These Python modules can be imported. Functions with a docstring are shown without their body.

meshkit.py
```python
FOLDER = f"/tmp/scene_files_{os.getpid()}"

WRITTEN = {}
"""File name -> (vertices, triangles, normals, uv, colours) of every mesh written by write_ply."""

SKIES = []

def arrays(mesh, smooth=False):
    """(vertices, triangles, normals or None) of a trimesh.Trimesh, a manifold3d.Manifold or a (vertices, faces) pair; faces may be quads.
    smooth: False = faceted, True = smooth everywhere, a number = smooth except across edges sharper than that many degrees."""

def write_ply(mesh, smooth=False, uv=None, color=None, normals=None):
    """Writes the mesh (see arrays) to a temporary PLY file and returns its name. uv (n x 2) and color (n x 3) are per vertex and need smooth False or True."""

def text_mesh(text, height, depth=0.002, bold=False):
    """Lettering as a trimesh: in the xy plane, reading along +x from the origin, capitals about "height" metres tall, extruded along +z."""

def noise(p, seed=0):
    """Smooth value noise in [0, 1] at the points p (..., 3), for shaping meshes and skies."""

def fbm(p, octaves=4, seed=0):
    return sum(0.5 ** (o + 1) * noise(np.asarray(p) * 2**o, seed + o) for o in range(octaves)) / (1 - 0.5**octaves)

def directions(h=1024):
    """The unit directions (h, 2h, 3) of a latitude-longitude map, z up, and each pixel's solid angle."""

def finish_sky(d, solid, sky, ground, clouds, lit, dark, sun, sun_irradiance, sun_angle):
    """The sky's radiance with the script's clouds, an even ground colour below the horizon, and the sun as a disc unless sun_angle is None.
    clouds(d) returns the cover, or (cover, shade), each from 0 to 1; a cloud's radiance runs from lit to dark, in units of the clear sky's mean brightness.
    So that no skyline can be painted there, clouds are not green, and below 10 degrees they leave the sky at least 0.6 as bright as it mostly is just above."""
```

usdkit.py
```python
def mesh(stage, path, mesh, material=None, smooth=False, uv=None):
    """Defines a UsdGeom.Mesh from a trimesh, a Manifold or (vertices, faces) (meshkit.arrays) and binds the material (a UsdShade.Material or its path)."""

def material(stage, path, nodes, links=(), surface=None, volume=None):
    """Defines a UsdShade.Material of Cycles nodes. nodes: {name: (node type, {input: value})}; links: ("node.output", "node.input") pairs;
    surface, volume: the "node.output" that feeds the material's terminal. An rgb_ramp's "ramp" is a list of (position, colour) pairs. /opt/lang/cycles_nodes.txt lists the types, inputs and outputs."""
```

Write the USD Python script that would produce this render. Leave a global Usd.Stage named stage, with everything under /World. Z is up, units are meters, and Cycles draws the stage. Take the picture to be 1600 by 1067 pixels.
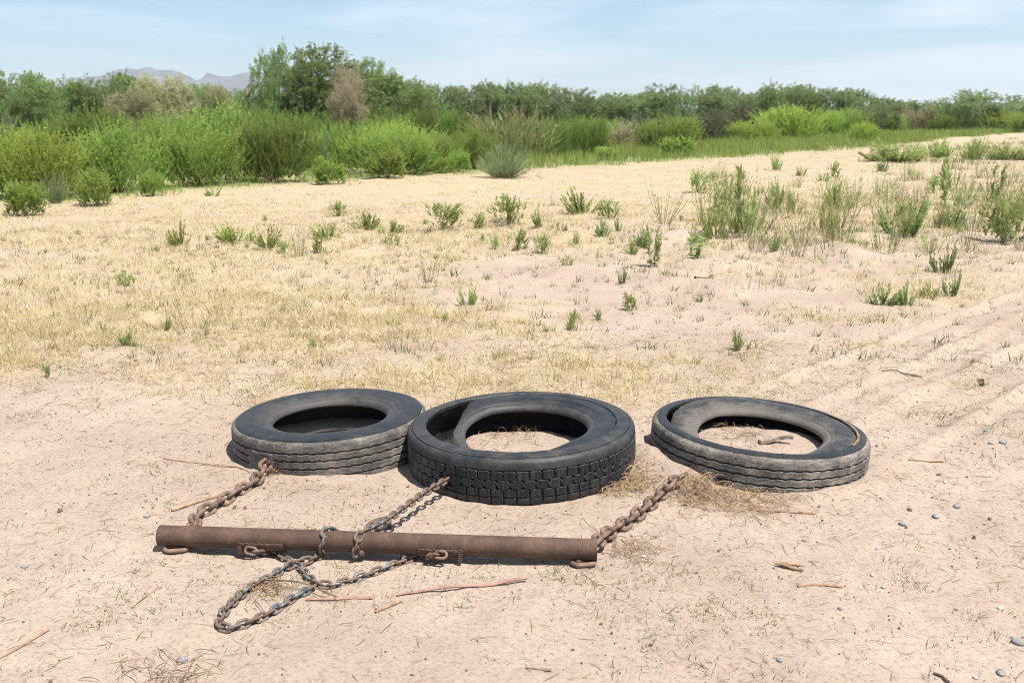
import math, random
import numpy as np, trimesh, manifold3d, usdkit, meshkit
from pxr import Usd, UsdGeom, UsdLux, UsdShade, Gf, Sdf, Vt

stage = Usd.Stage.CreateInMemory()
UsdGeom.SetStageUpAxis(stage, 'Z'); UsdGeom.SetStageMetersPerUnit(stage, 1.0)
UsdGeom.Xform.Define(stage, '/World'); UsdGeom.Scope.Define(stage, '/World/Looks')
# ---------------------------------------------------------------- camera
EYE, FPX, HZ, CX, CY = 1.62, 1600.0, 172.0, 800.0, 533.5
PITCH = math.atan((CY - HZ) / FPX); CP, SP = math.cos(PITCH), math.sin(PITCH)
cam = UsdGeom.Camera.Define(stage, '/World/camera')
cam.AddTranslateOp().Set(Gf.Vec3d(0, 0, EYE)); cam.AddRotateXOp().Set(90 - math.degrees(PITCH))
cam.CreateFocalLengthAttr(36.0); cam.CreateHorizontalApertureAttr(36.0)
cam.CreateClippingRangeAttr(Gf.Vec2f(0.05, 20000))
EXPOSURE = 1.06
cam.CreateExposureAttr(EXPOSURE)
# ---------------------------------------------------------------- sky and sun
SUN_EL, SUN_DIR = math.radians(65), (0.74, -0.67)           # towards the sun: right of and a little behind the camera
SUN_ROT = math.atan2(*SUN_DIR)
SKY = dict(strength=0.055, sun=1.25)
m_sky = usdkit.material(stage, '/World/Looks/sky', {
    's': ('sky_texture', {'sky_type': 'single_scattering', 'sun_disc': False, 'sun_elevation': SUN_EL, 'sun_rotation': SUN_ROT, 'altitude': 300.0, 'air_density': 1.0, 'aerosol_density': 0.25, 'ozone_density': 1.0}),
    'tc': ('texture_coordinate', {}), 'mp': ('mapping', {'scale': (1.1, 2.2, 7.0), 'rotation': (0.1, 0.25, 0.5), 'location': (0.6, 0.3, 0.1)}),
    'n': ('noise_texture', {'scale': 2.2, 'detail': 7.0, 'roughness': 0.55, 'distortion': 0.5}),
    'r': ('rgb_ramp', {'ramp': [(0.0, (0.10,) * 3), (0.44, (0.03,) * 3), (0.64, (0.78,) * 3), (1.0, (0.85,) * 3)]}),
    'mx': ('mix_color', {'b': (8.7, 9.4, 10.2)}), 'ti': ('mix_color', {'blend_type': 'multiply', 'fac': 1.0, 'b': (.76, .97, 1.16), 'use_clamp': False}),
    'bg': ('background_shader', {'strength': SKY['strength']})},
    [('tc.generated', 'mp.vector'), ('mp.vector', 'n.vector'), ('n.fac', 'r.fac'), ('r.color', 'mx.fac'), ('s.color', 'ti.a'), ('ti.result', 'mx.a'), ('mx.result', 'bg.color')], surface='bg.background')
dome = UsdLux.DomeLight.Define(stage, '/World/sky'); dome.CreateIntensityAttr(1.0)
UsdShade.MaterialBindingAPI.Apply(dome.GetPrim()).Bind(m_sky)
dome.GetPrim().SetCustomDataByKey('kind', 'structure')
sun = UsdLux.DistantLight.Define(stage, '/World/sun')
sun.CreateIntensityAttr(SKY['sun']); sun.CreateAngleAttr(0.53); sun.CreateColorAttr(Gf.Vec3f(1.0, 0.95, 0.87)); sun.GetPrim().CreateAttribute('inputs:normalize', Sdf.ValueTypeNames.Bool).Set(True)
sun.AddRotateZOp().Set(-math.degrees(SUN_ROT)); sun.AddRotateXOp().Set(-(90 - math.degrees(SUN_EL)))
# ---------------------------------------------------------------- helpers
rng = np.random.default_rng(11)
names = {}


def numbered(path):
    k = names.get(path, 0); names[path] = k + 1
    return path if k == 0 else f'{path}_{k:03d}'


def tag(prim, label=None, cat=None, group=None, kind=None):
    for k, v in (('label', label), ('category', cat), ('group', group), ('kind', kind)):
        if v: prim.SetCustomDataByKey(k, v)
    return prim


def thing(name, label, cat, loc=(0, 0, 0), rz=0.0, scale=(1, 1, 1), group=None, tilt=(0, 0)):
    x = UsdGeom.Xform.Define(stage, numbered('/World/' + name))
    x.AddTranslateOp().Set(Gf.Vec3d(*map(float, loc)))
    if tilt != (0, 0): x.AddRotateXYZOp().Set(Gf.Vec3f(float(tilt[0]), float(tilt[1]), 0))
    x.AddRotateZOp().Set(float(math.degrees(rz))); x.AddScaleOp().Set(Gf.Vec3f(*map(float, scale)))
    return tag(x.GetPrim(), label, cat, group)


def copy_of(first, label, loc, rz, scale, group=None):
    t = thing(first.GetName().rstrip('0123456789').rstrip('_'), label, first.GetCustomDataByKey('category'), loc, rz, scale, group)
    t.GetReferences().AddInternalReference(first.GetPath()); t.SetInstanceable(True)
    return t


def obj(name, mesh, mat, parent=None, smooth=False):
    base = parent.GetPath().pathString if parent is not None else '/World'
    o = usdkit.mesh(stage, numbered(base + '/' + name), mesh, mat, smooth=smooth).GetPrim()
    if getattr(mesh, 'tip', None) is not None: UsdGeom.PrimvarsAPI(o).CreatePrimvar('tip', Sdf.ValueTypeNames.FloatArray, 'vertex').Set(Vt.FloatArray.FromNumpy(mesh.tip.astype(np.float32)))
    return o


def at(u, v, z=0.0):
    a, b = (u - CX) / FPX, (CY - v) / FPX
    d = np.array([a, CP + b * SP, -SP + b * CP]); t = (z - EYE) / d[2]
    return d * t + np.array([0, 0, EYE])


def depth(p): return p[1] * CP - (p[2] - EYE) * SP


def smooth01(x, a, b):
    t = np.clip((x - a) / (b - a), 0, 1); return t * t * (3 - 2 * t)


def nz(x, y, s, seed=0, o=3):
    p = np.stack([np.asarray(x) * s + 37.1, np.asarray(y) * s + 11.7, np.zeros_like(np.asarray(x, float))], -1)
    return meshkit.fbm(p, o, seed)


TYRES = {'left': (-0.895, 4.845, 0.475), 'middle': (0.045, 4.57, 0.53), 'right': (1.165, 4.635, 0.505)}


def lane_fade(x, y): return smooth01(y, 4.3, 5.4) * smooth01(x, 1.2, 1.9) * (1 - smooth01(y, 10, 14))


def hgt(x, y):
    x, y = np.asarray(x, float), np.asarray(y, float)
    r = np.hypot(x, y)
    fade = 1 - smooth01(r, 14, 40)
    h = (nz(x, y, 0.9, 1) - .5) * .045 + (nz(x, y, 5, 2) - .5) * .026 * fade + (nz(x, y, 17, 3, 2) - .5) * .011 * (1 - smooth01(r, 6, 14))
    hum = smooth01(y, 6.3, 8) * (1 - smooth01(y, 13, 20)) * smooth01(x, -4.5, -1.5)
    h += hum * np.maximum(nz(x, y, 1.3, 4) - .47, 0) * .30
    # wheel tracks of the sandy lane on the right
    q = (x * .78 - y * .62)
    lane = smooth01(q, -1.6, -.6) * (1 - smooth01(r, 20, 40))
    h += lane * (np.sin(q * 15.5 + 2 * nz(x, y, .6, 5)) * .014 + np.sin(q * 5.1 + 1) * .022) * smooth01(y, 4.2, 5.6)
    qt = x * .72 - y * .694
    for q0, hh in ((-3.05, .022), (-2.62, .018), (-2.30, .016), (-1.88, .026), (-1.42, .018), (-.95, .024)):
        wob = q0 + (nz(x, y, .9, 15, 2) - .5) * .10
        h += lane_fade(x, y) * hh * (np.exp(-((qt - wob) / .045) ** 2) - .6 * np.exp(-((qt - wob - .09) / .05) ** 2)) * (.4 + 1.2 * nz(x, y, 4, 16, 2))
    h += .035 * smooth01(q, 1.0, 2.2) * (1 - smooth01(q, 2.2, 3.5)) * fade
    for n, (cx, cy, R) in TYRES.items():
        d = np.hypot(x - cx, y - cy)
        fill = {'left': -.05, 'middle': .055, 'right': .06}[n]
        h += fill * (1 - smooth01(d, R * .62, R * .9))
        if n == 'right': h += .02 * np.exp(-((d - R - .03) / .09) ** 2)
    for (mx, my, sx, a) in ((.62, 4.50, .14, .075), (.78, 4.30, .13, .05), (.55, 4.75, .14, .07), (-.93, 4.2, .3, .015)):
        h += a * np.exp(-((x - mx) ** 2 + (y - my) ** 2) / sx ** 2)
    h += .5 * smooth01(y, 90, 110) * smooth01(x, 30, 45) * (1 - smooth01(y, 120, 170))
    return h


def on(u, v, dz=0.0):
    p = at(u, v, 0.0)
    for _ in range(3):
        p = at(u, v, float(hgt(p[0], p[1])))
    return np.array([p[0], p[1], float(hgt(p[0], p[1])) + dz])


def cover(x, y):
    """share of dry grass on the soil"""
    x, y = np.asarray(x, float), np.asarray(y, float)
    n = nz(x, y, .8, 21, 4); n2 = nz(x, y, 2.6, 22, 3)
    left = smooth01(-x + .30 * (y - 8), -1.2, 1.8) * smooth01(y, 5.0, 7.5)
    far = smooth01(y, 12, 17) * (1 - smooth01(x - .62 * y, -.2, 2.0))
    behind = np.exp(-((x + .35) / 1.1) ** 2 - ((y - 6.1) / .85) ** 2) * .9
    weeds = np.exp(-((x - 4.4) / 2.2) ** 2 - ((y - 12.5) / 4) ** 2) * .6
    bare = np.exp(-((x - .2) / 1.7) ** 2 - ((y - 9.8) / 1.4) ** 2) * .45
    c = np.maximum.reduce([left * .85, far * .95, behind, weeds]) - bare
    c = c + (n - .5) * 1.5 + (n2 - .5) * .9
    c *= smooth01(y, 4.9, 5.9) * .9 + .1
    lane = smooth01(x * .78 - y * .62, -2.4, -.9) * (1 - smooth01(y, 9, 13)) + smooth01(x - .62 * y, .4, 2.5) * smooth01(y, 12, 16) * .4
    return np.clip(c * (1 - .85 * np.clip(lane, 0, 1)), 0, 1)


# ---------------------------------------------------------------- materials
def mat(name, nodes, links, surface='p.BSDF', volume=None):
    return usdkit.material(stage, '/World/Looks/' + name, nodes, links, surface=surface, volume=volume)


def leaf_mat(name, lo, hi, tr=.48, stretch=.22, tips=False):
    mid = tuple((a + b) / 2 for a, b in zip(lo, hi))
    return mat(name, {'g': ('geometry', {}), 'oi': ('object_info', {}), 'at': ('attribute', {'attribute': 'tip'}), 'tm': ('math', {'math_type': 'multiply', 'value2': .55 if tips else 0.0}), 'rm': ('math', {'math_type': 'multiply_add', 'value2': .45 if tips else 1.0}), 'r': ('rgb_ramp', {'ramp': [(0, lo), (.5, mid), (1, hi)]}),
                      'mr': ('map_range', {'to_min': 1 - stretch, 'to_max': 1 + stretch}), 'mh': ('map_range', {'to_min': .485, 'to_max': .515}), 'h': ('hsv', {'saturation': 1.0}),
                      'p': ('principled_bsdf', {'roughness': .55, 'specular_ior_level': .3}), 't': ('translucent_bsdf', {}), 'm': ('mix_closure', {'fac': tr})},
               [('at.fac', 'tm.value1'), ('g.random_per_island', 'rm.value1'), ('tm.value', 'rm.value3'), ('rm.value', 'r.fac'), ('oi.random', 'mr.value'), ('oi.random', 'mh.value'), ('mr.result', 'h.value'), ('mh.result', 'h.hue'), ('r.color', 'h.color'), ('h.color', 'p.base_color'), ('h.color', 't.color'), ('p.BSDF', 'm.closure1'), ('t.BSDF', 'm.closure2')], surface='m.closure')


def two_tone(name, a, b, scale=8, rough=.8, spec=.3, bump=0.0, detail=5, lo=.35, hi=.65, space='position'):
    src = 'g.position' if space == 'position' else 'tc.object'
    return mat(name, {'g': ('geometry', {}), 'tc': ('texture_coordinate', {}), 'n': ('noise_texture', {'scale': scale, 'detail': detail, 'roughness': .6}), 'r': ('rgb_ramp', {'ramp': [(lo, a), (hi, b)]}),
                      'n2': ('noise_texture', {'scale': scale * 6, 'detail': 3}), 'b': ('bump', {'strength': min(1, bump * 10), 'distance': bump}),
                      'p': ('principled_bsdf', {'roughness': rough, 'specular_ior_level': spec})},
               [(src, 'n.vector'), (src, 'n2.vector'), ('n.fac', 'r.fac'), ('r.color', 'p.base_color')] + ([('n2.fac', 'b.height'), ('b.normal', 'p.normal')] if bump else []))


M = {}
M['ground'] = mat('ground', {
    'g': ('geometry', {}), 'a': ('attribute', {'attribute': 'cover'}), 'gr': ('attribute', {'attribute': 'green'}),
    'n1': ('noise_texture', {'scale': 1.1, 'detail': 5, 'roughness': .6}), 'sand': ('rgb_ramp', {'ramp': [(.3, (.268, .207, .165)), (.7, (.350, .282, .231))]}),
    'n2': ('noise_texture', {'scale': 55, 'detail': 5, 'roughness': .7}), 'fine': ('rgb_ramp', {'ramp': [(.28, (.50, .47, .44)), (.40, (.84, .83, .82)), (.50, (1.0, 1.0, 1.0)), (.64, (1.06, 1.06, 1.06)), (.8, (1.2, 1.2, 1.2))]}),
    'v': ('voronoi_texture', {'scale': 70, 'randomness': 1.0}), 'sp': ('rgb_ramp', {'ramp': [(.0, (.45, .42, .40)), (.10, (.6, .57, .55)), (.16, (1, 1, 1)), (1, (1, 1, 1))]}),
    'vsel': ('noise_texture', {'scale': 9, 'detail': 2}), 'vs': ('rgb_ramp', {'ramp': [(.46, (0,) * 3), (.62, (.9,) * 3)]}),
    'm1': ('mix_color', {'blend_type': 'multiply', 'fac': 1.0, 'use_clamp': False}), 'm2': ('mix_color', {'blend_type': 'multiply', 'use_clamp': False}),
    'n3': ('noise_texture', {'scale': 13, 'detail': 6, 'roughness': .75}), 'straw': ('rgb_ramp', {'ramp': [(.25, (.285, .222, .148)), (.5, (.330, .262, .178)), (.75, (.37, .30, .21))]}),
    'm3': ('mix_color', {}), 'm4': ('mix_color', {'b': (.16, .20, .07)}),
    'nb': ('noise_texture', {'scale': 60, 'detail': 6, 'roughness': .75}), 'b': ('bump', {'strength': .65, 'distance': .014}),
    'p': ('principled_bsdf', {'roughness': .95, 'specular_ior_level': .1})},
    [('g.position', k + '.vector') for k in ('n1', 'n2', 'v', 'vsel', 'n3', 'nb')] +
    [('n1.fac', 'sand.fac'), ('n2.fac', 'fine.fac'), ('v.distance', 'sp.fac'), ('vsel.fac', 'vs.fac'), ('sand.color', 'm1.a'), ('fine.color', 'm1.b'), ('m1.result', 'm2.a'), ('sp.color', 'm2.b'), ('vs.color', 'm2.fac'),
     ('n3.fac', 'straw.fac'), ('m2.result', 'm3.a'), ('straw.color', 'm3.b'), ('a.fac', 'm3.fac'), ('m3.result', 'm4.a'), ('gr.fac', 'm4.fac'), ('m4.result', 'p.base_color'), ('nb.fac', 'b.height'), ('b.normal', 'p.normal')])


def rubber(name, dust, streak=1.0, bead=0.0, base=(.008, .0110, .0150), tone=(.34, .30, .255)):
    d = dust
    return mat(name, {'tc': ('texture_coordinate', {}), 'g': ('geometry', {}), 'n': ('noise_texture', {'scale': 9, 'detail': 8, 'roughness': .7}), 'n2': ('noise_texture', {'scale': 120, 'detail': 4, 'roughness': .7}),
                      'mp': ('mapping', {'scale': (6, 6, 90)}), 'n3': ('noise_texture', {'scale': 3.0, 'detail': 5, 'roughness': .7}),
                      'sx': ('mapping', {'scale': (1, 1, 0)}), 'ln': ('vector_math', {'math_type': 'length'}), 'bm': ('map_range', {'from_min': .290, 'from_max': .375, 'to_min': 1.0, 'to_max': 0.0, 'clamp': True}), 'nr': ('vector_math', {'math_type': 'normalize'}), 'scv': ('vector_math', {'math_type': 'scale', 'scale': 26.0}),
                      'n5': ('noise_texture', {'scale': 1.0, 'detail': 5, 'roughness': .75}), 'bp': ('math', {'math_type': 'multiply'}), 'a4': ('math', {'math_type': 'multiply_add', 'value2': bead}),
                      'a1': ('math', {'math_type': 'multiply_add', 'value2': .5, 'value3': 0.0}), 'a2': ('math', {'math_type': 'multiply_add', 'value2': .3}), 'a3': ('math', {'math_type': 'multiply_add', 'value2': .35 * streak}),
                      'r': ('rgb_ramp', {'ramp': [(0.0, (0,) * 3), (.47, (d * .12,) * 3), (.57, (min(1, d),) * 3), (.68, (min(1, d * 2.6),) * 3), (.9, (min(1, d * 4.5),) * 3)]}),
                      'mx': ('mix_color', {'a': base, 'b': tone}), 'rr': ('map_range', {'from_max': .35, 'to_min': .40, 'to_max': .95}),
                      'b': ('bump', {'strength': .35, 'distance': .003}), 'p': ('principled_bsdf', {'specular_ior_level': .24})},
               [('g.position', 'n.vector'), ('g.position', 'n2.vector'), ('g.position', 'mp.vector'), ('mp.vector', 'n3.vector'), ('n.fac', 'a1.value1'), ('n2.fac', 'a2.value1'), ('a1.value', 'a2.value3'), ('n3.fac', 'a3.value1'), ('a2.value', 'a3.value3'),
                ('tc.object', 'sx.vector'), ('sx.vector', 'ln.vector1'), ('ln.value', 'bm.value'), ('sx.vector', 'nr.vector1'), ('nr.vector', 'scv.vector1'), ('scv.vector', 'n5.vector'), ('bm.result', 'bp.value1'), ('n5.fac', 'bp.value2'), ('bp.value', 'a4.value1'), ('a3.value', 'a4.value3'), ('a4.value', 'r.fac'), ('r.color', 'mx.fac'), ('mx.result', 'p.base_color'), ('r.color', 'rr.value'), ('rr.result', 'p.roughness'), ('n2.fac', 'b.height'), ('b.normal', 'p.normal')])


M['rubber_side'] = rubber('rubber_side', .045, .8, .36)
M['rubber_clean'] = rubber('rubber_clean', .055)
M['rubber_tread'] = rubber('rubber_tread', .21)
M['rubber_dusty'] = rubber('rubber_dusty', .27)
M['rubber_flap'] = rubber('rubber_flap', .085, 1.0, .42)
M['rubber_inside'] = rubber('rubber_inside', .05)
M['rubber_block'] = mat('rubber_tread_block', {'g': ('geometry', {}), 'oi': ('object_info', {}), 'a': ('attribute', {'attribute': 'wear'}), 'n': ('noise_texture', {'scale': 45, 'detail': 5, 'roughness': .7}), 'mp': ('mapping', {'scale': (160, 160, 12)}), 'n2': ('noise_texture', {'scale': 1.0, 'detail': 3}),
    'wp': ('math', {'math_type': 'power', 'value2': 2.2}), 'wn': ('math', {'math_type': 'multiply'}), 'ws': ('map_range', {'from_min': .22, 'from_max': .75, 'to_max': .42, 'clamp': True}),
    'bs': ('rgb_ramp', {'ramp': [(.3, (.0075, .0095, .0125)), (.55, (.013, .0155, .019)), (.72, (.035, .036, .037))]}), 'ad': ('math', {'math_type': 'multiply_add', 'value2': .12}), 'mx': ('mix_color', {'b': (.26, .245, .225)}), 'p': ('principled_bsdf', {'roughness': .5, 'specular_ior_level': .22})},
    [('g.position', 'n.vector'), ('g.position', 'mp.vector'), ('mp.vector', 'n2.vector'), ('a.fac', 'wp.value1'), ('wp.value', 'wn.value1'), ('n.fac', 'wn.value2'), ('wn.value', 'ws.value'), ('oi.random', 'ad.value1'), ('n2.fac', 'ad.value3'), ('ad.value', 'bs.fac'), ('bs.color', 'mx.a'), ('ws.result', 'mx.fac'), ('mx.result', 'p.base_color')])
M['rubber_groove'] = rubber('rubber_groove', .03, base=(.008, .009, .010))
M['cut_edge'] = two_tone('cut_edge', (.09, .055, .035), (.24, .16, .11), 30)
M['pipe_rust'] = mat('pipe_rust', {
    'g': ('geometry', {}), 'n': ('noise_texture', {'scale': 7, 'detail': 9, 'roughness': .72}), 'r': ('rgb_ramp', {'ramp': [(.3, (.032, .019, .015)), (.5, (.060, .034, .024)), (.7, (.110, .066, .044))]}),
    'mp': ('mapping', {'scale': (260, 40, 40)}), 'n2': ('noise_texture', {'scale': 1.0, 'detail': 5, 'roughness': .7}), 'd': ('rgb_ramp', {'ramp': [(.48, (0,) * 3), (.80, (.13,) * 3)]}), 'mx': ('mix_color', {'b': (.27, .20, .145)}),
    'n4': ('noise_texture', {'scale': 220, 'detail': 3}), 'b': ('bump', {'strength': .4, 'distance': .002}), 'p': ('principled_bsdf', {'roughness': .75, 'specular_ior_level': .3})},
    [('g.position', 'n.vector'), ('g.position', 'mp.vector'), ('mp.vector', 'n2.vector'), ('g.position', 'n4.vector'), ('n.fac', 'r.fac'), ('n2.fac', 'd.fac'), ('r.color', 'mx.a'), ('d.color', 'mx.fac'), ('mx.result', 'p.base_color'), ('n4.fac', 'b.height'), ('b.normal', 'p.normal')])
M['chain_rust'] = two_tone('chain_rust', (.07, .042, .030), (.19, .125, .09), 28, .75, .4, .0012)
M['chain_steel'] = mat('chain_steel', {
    'g': ('geometry', {}), 'n': ('noise_texture', {'scale': 16, 'detail': 6, 'roughness': .7}), 'oi': ('object_info', {}), 'ad': ('math', {'math_type': 'multiply_add', 'value2': .30}), 'f': ('rgb_ramp', {'ramp': [(.50, (0,) * 3), (.72, (1,) * 3)]}),
    'c': ('mix_color', {'a': (.14, .145, .15), 'b': (.11, .066, .045)}), 'me': ('map_range', {'to_min': .6, 'to_max': .0}), 'ro': ('map_range', {'to_min': .56, 'to_max': .8}), 'p': ('principled_bsdf', {})},
    [('g.position', 'n.vector'), ('oi.random', 'ad.value1'), ('n.fac', 'ad.value3'), ('ad.value', 'f.fac'), ('f.color', 'c.fac'), ('c.result', 'p.base_color'), ('f.color', 'me.value'), ('me.result', 'p.metallic'), ('f.color', 'ro.value'), ('ro.result', 'p.roughness')])
M['steel_dark'] = two_tone('steel_dark', (.03, .033, .04), (.08, .075, .07), 30, .6, .5)
M['shrub_bright'] = leaf_mat('shrub_bright', (.235, .335, .055), (.50, .60, .125), tips=True)
M['shrub_mid'] = leaf_mat('shrub_mid', (.185, .285, .055), (.43, .55, .125), tips=True)
M['shrub_dark'] = leaf_mat('shrub_dark', (.125, .20, .042), (.35, .46, .10), tips=True)
M['shrub_grey'] = leaf_mat('shrub_grey', (.14, .20, .09), (.34, .42, .22), tips=True)
M['bush_leaf'] = leaf_mat('bush_leaf', (.20, .30, .055), (.42, .52, .12), tips=True)
M['mesquite'] = leaf_mat('mesquite', (.11, .165, .05), (.30, .38, .125), tips=True)
M['mesquite_far'] = leaf_mat('mesquite_far', (.11, .165, .058), (.28, .345, .135), tips=True)
M['tamarisk'] = leaf_mat('tamarisk', (.24, .25, .12), (.56, .50, .32), tips=True)
M['tamarisk_pink'] = leaf_mat('tamarisk_pink', (.26, .25, .13), (.64, .52, .38), tips=True)
M['dull_shrub'] = leaf_mat('dull_shrub', (.10, .12, .06), (.30, .29, .18), tips=True)
M['herb'] = leaf_mat('herb', (.23, .30, .085), (.45, .52, .18), tips=True)
M['herb_yellow'] = leaf_mat('herb_yellow', (.21, .27, .055), (.40, .46, .12), tips=True)
M['herb_dark'] = leaf_mat('herb_dark', (.17, .24, .08), (.37, .45, .17), tips=True)
M['weed_leaf'] = leaf_mat('weed_leaf', (.24, .29, .115), (.46, .51, .22), tips=True)
M['reed'] = leaf_mat('reed', (.20, .22, .08), (.42, .42, .19))
M['reed_plume'] = leaf_mat('reed_plume', (.48, .40, .24), (.68, .58, .38))
M['cane'] = leaf_mat('cane', (.12, .20, .08), (.25, .34, .17))
M['bark'] = two_tone('bark', (.07, .055, .042), (.16, .13, .10), 12)
M['stem_brown'] = two_tone('stem_brown', (.10, .075, .045), (.22, .17, .10), 20)
M['stem_green'] = two_tone('stem_green', (.14, .16, .06), (.27, .28, .12), 20)
M['dry_grass'] = leaf_mat('dry_grass', (.43, .345, .19), (.63, .53, .33), .3)
M['pale_grass'] = leaf_mat('pale_grass', (.45, .37, .22), (.64, .55, .36), .3)
M['green_grass'] = leaf_mat('green_grass', (0.204, 0.258, 0.0563), (0.5, 0.515, 0.145), .35)
M['patch_green'] = leaf_mat('patch_green', (.17, .20, .06), (.36, .37, .14), .35)
M['sprout'] = leaf_mat('sprout', (.12, .14, .04), (.32, .34, .12), .3)
M['straw'] = leaf_mat('straw', (0.221, 0.145, 0.0766), (0.528, 0.425, 0.281), .1)
M['heap'] = leaf_mat('heap', (0.33, 0.225, 0.128), (0.701, 0.54, 0.338), .1)
M['crumb'] = leaf_mat('crumb', (0.133, 0.0962, 0.074), (0.373, 0.302, 0.24), 0)
M['stone_grey'] = two_tone('stone_grey', (.13, .13, .132), (.245, .243, .24), 40, .8, .3, .001)
M['stone_pale'] = two_tone('stone_pale', (.26, .24, .215), (.40, .37, .335), 40, .8, .3, .001)
M['stone_brown'] = two_tone('stone_brown', (.08, .055, .04), (.16, .115, .085), 40, .9, .2, .001)
M['twig'] = two_tone('twig', (.19, .11, .068), (.32, .215, .14), 30)
M['twig_pink'] = two_tone('twig_pink', (.22, .125, .10), (.34, .21, .17), 30)
M['twig_dark'] = two_tone('twig_dark', (.085, .055, .04), (.17, .115, .08), 30)
M['wood_grey'] = two_tone('wood_grey', (.15, .115, .085), (.27, .215, .165), 25)
M['mountain'] = two_tone('mountain', (.075, .080, .090), (.13, .132, .14), .02, .95, .1, detail=8)
M['bird'] = two_tone('bird', (.012, .012, .014), (.03, .03, .032), 30, .5)

# ---------------------------------------------------------------- ground, mountains, haze
ang = np.radians(np.concatenate([np.linspace(-180, -34, 30, endpoint=False), np.linspace(-34, 34, 470, endpoint=False), np.linspace(34, 180, 30)]))
rr = np.concatenate([[0.02, .6, 1.2, 1.8], 2.3 * 1.0062 ** np.arange(0, 268), 12.1 * 1.036 ** np.arange(0, 173)])
A, RR = np.meshgrid(ang, rr)
gx, gy = RR * np.sin(A), RR * np.cos(A)
gz = hgt(gx, gy)
n_r, n_a = gx.shape
idx = np.arange(n_r * n_a).reshape(n_r, n_a)
gf = np.stack([idx[:-1, :-1], idx[:-1, 1:], idx[1:, 1:], idx[1:, :-1]], -1).reshape(-1, 4)[:, ::-1]
gv = np.stack([gx, gy, gz], -1).reshape(-1, 3)
ground = obj('ground', (gv, gf), M['ground'], smooth=True); tag(ground, 'pale sandy ground with dry grass', None, None, 'structure')


def green_cover(x, y):
    n = nz(x, y, .35, 31)
    yb = np.interp(x, [-12, -8, -4, .74, 4.3, 6.8, 14.6, 25, 52], [16, 18.5, 24.5, 28.5, 32.5, 34.5, 44, 60, 96])
    return np.clip(smooth01(y - yb + (n - .5) * 3, -.6, 1.6) * (.55 + n * .7), 0, 1)


pv = UsdGeom.PrimvarsAPI(ground)
pv.CreatePrimvar('cover', Sdf.ValueTypeNames.FloatArray, 'vertex').Set(Vt.FloatArray.FromNumpy(cover(gx, gy).astype(np.float32).ravel()))
pv.CreatePrimvar('green', Sdf.ValueTypeNames.FloatArray, 'vertex').Set(Vt.FloatArray.FromNumpy((green_cover(gx, gy) * .7).astype(np.float32).ravel()))

# mountains: a real ridge about 3 km off
MD = 3000.0


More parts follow.
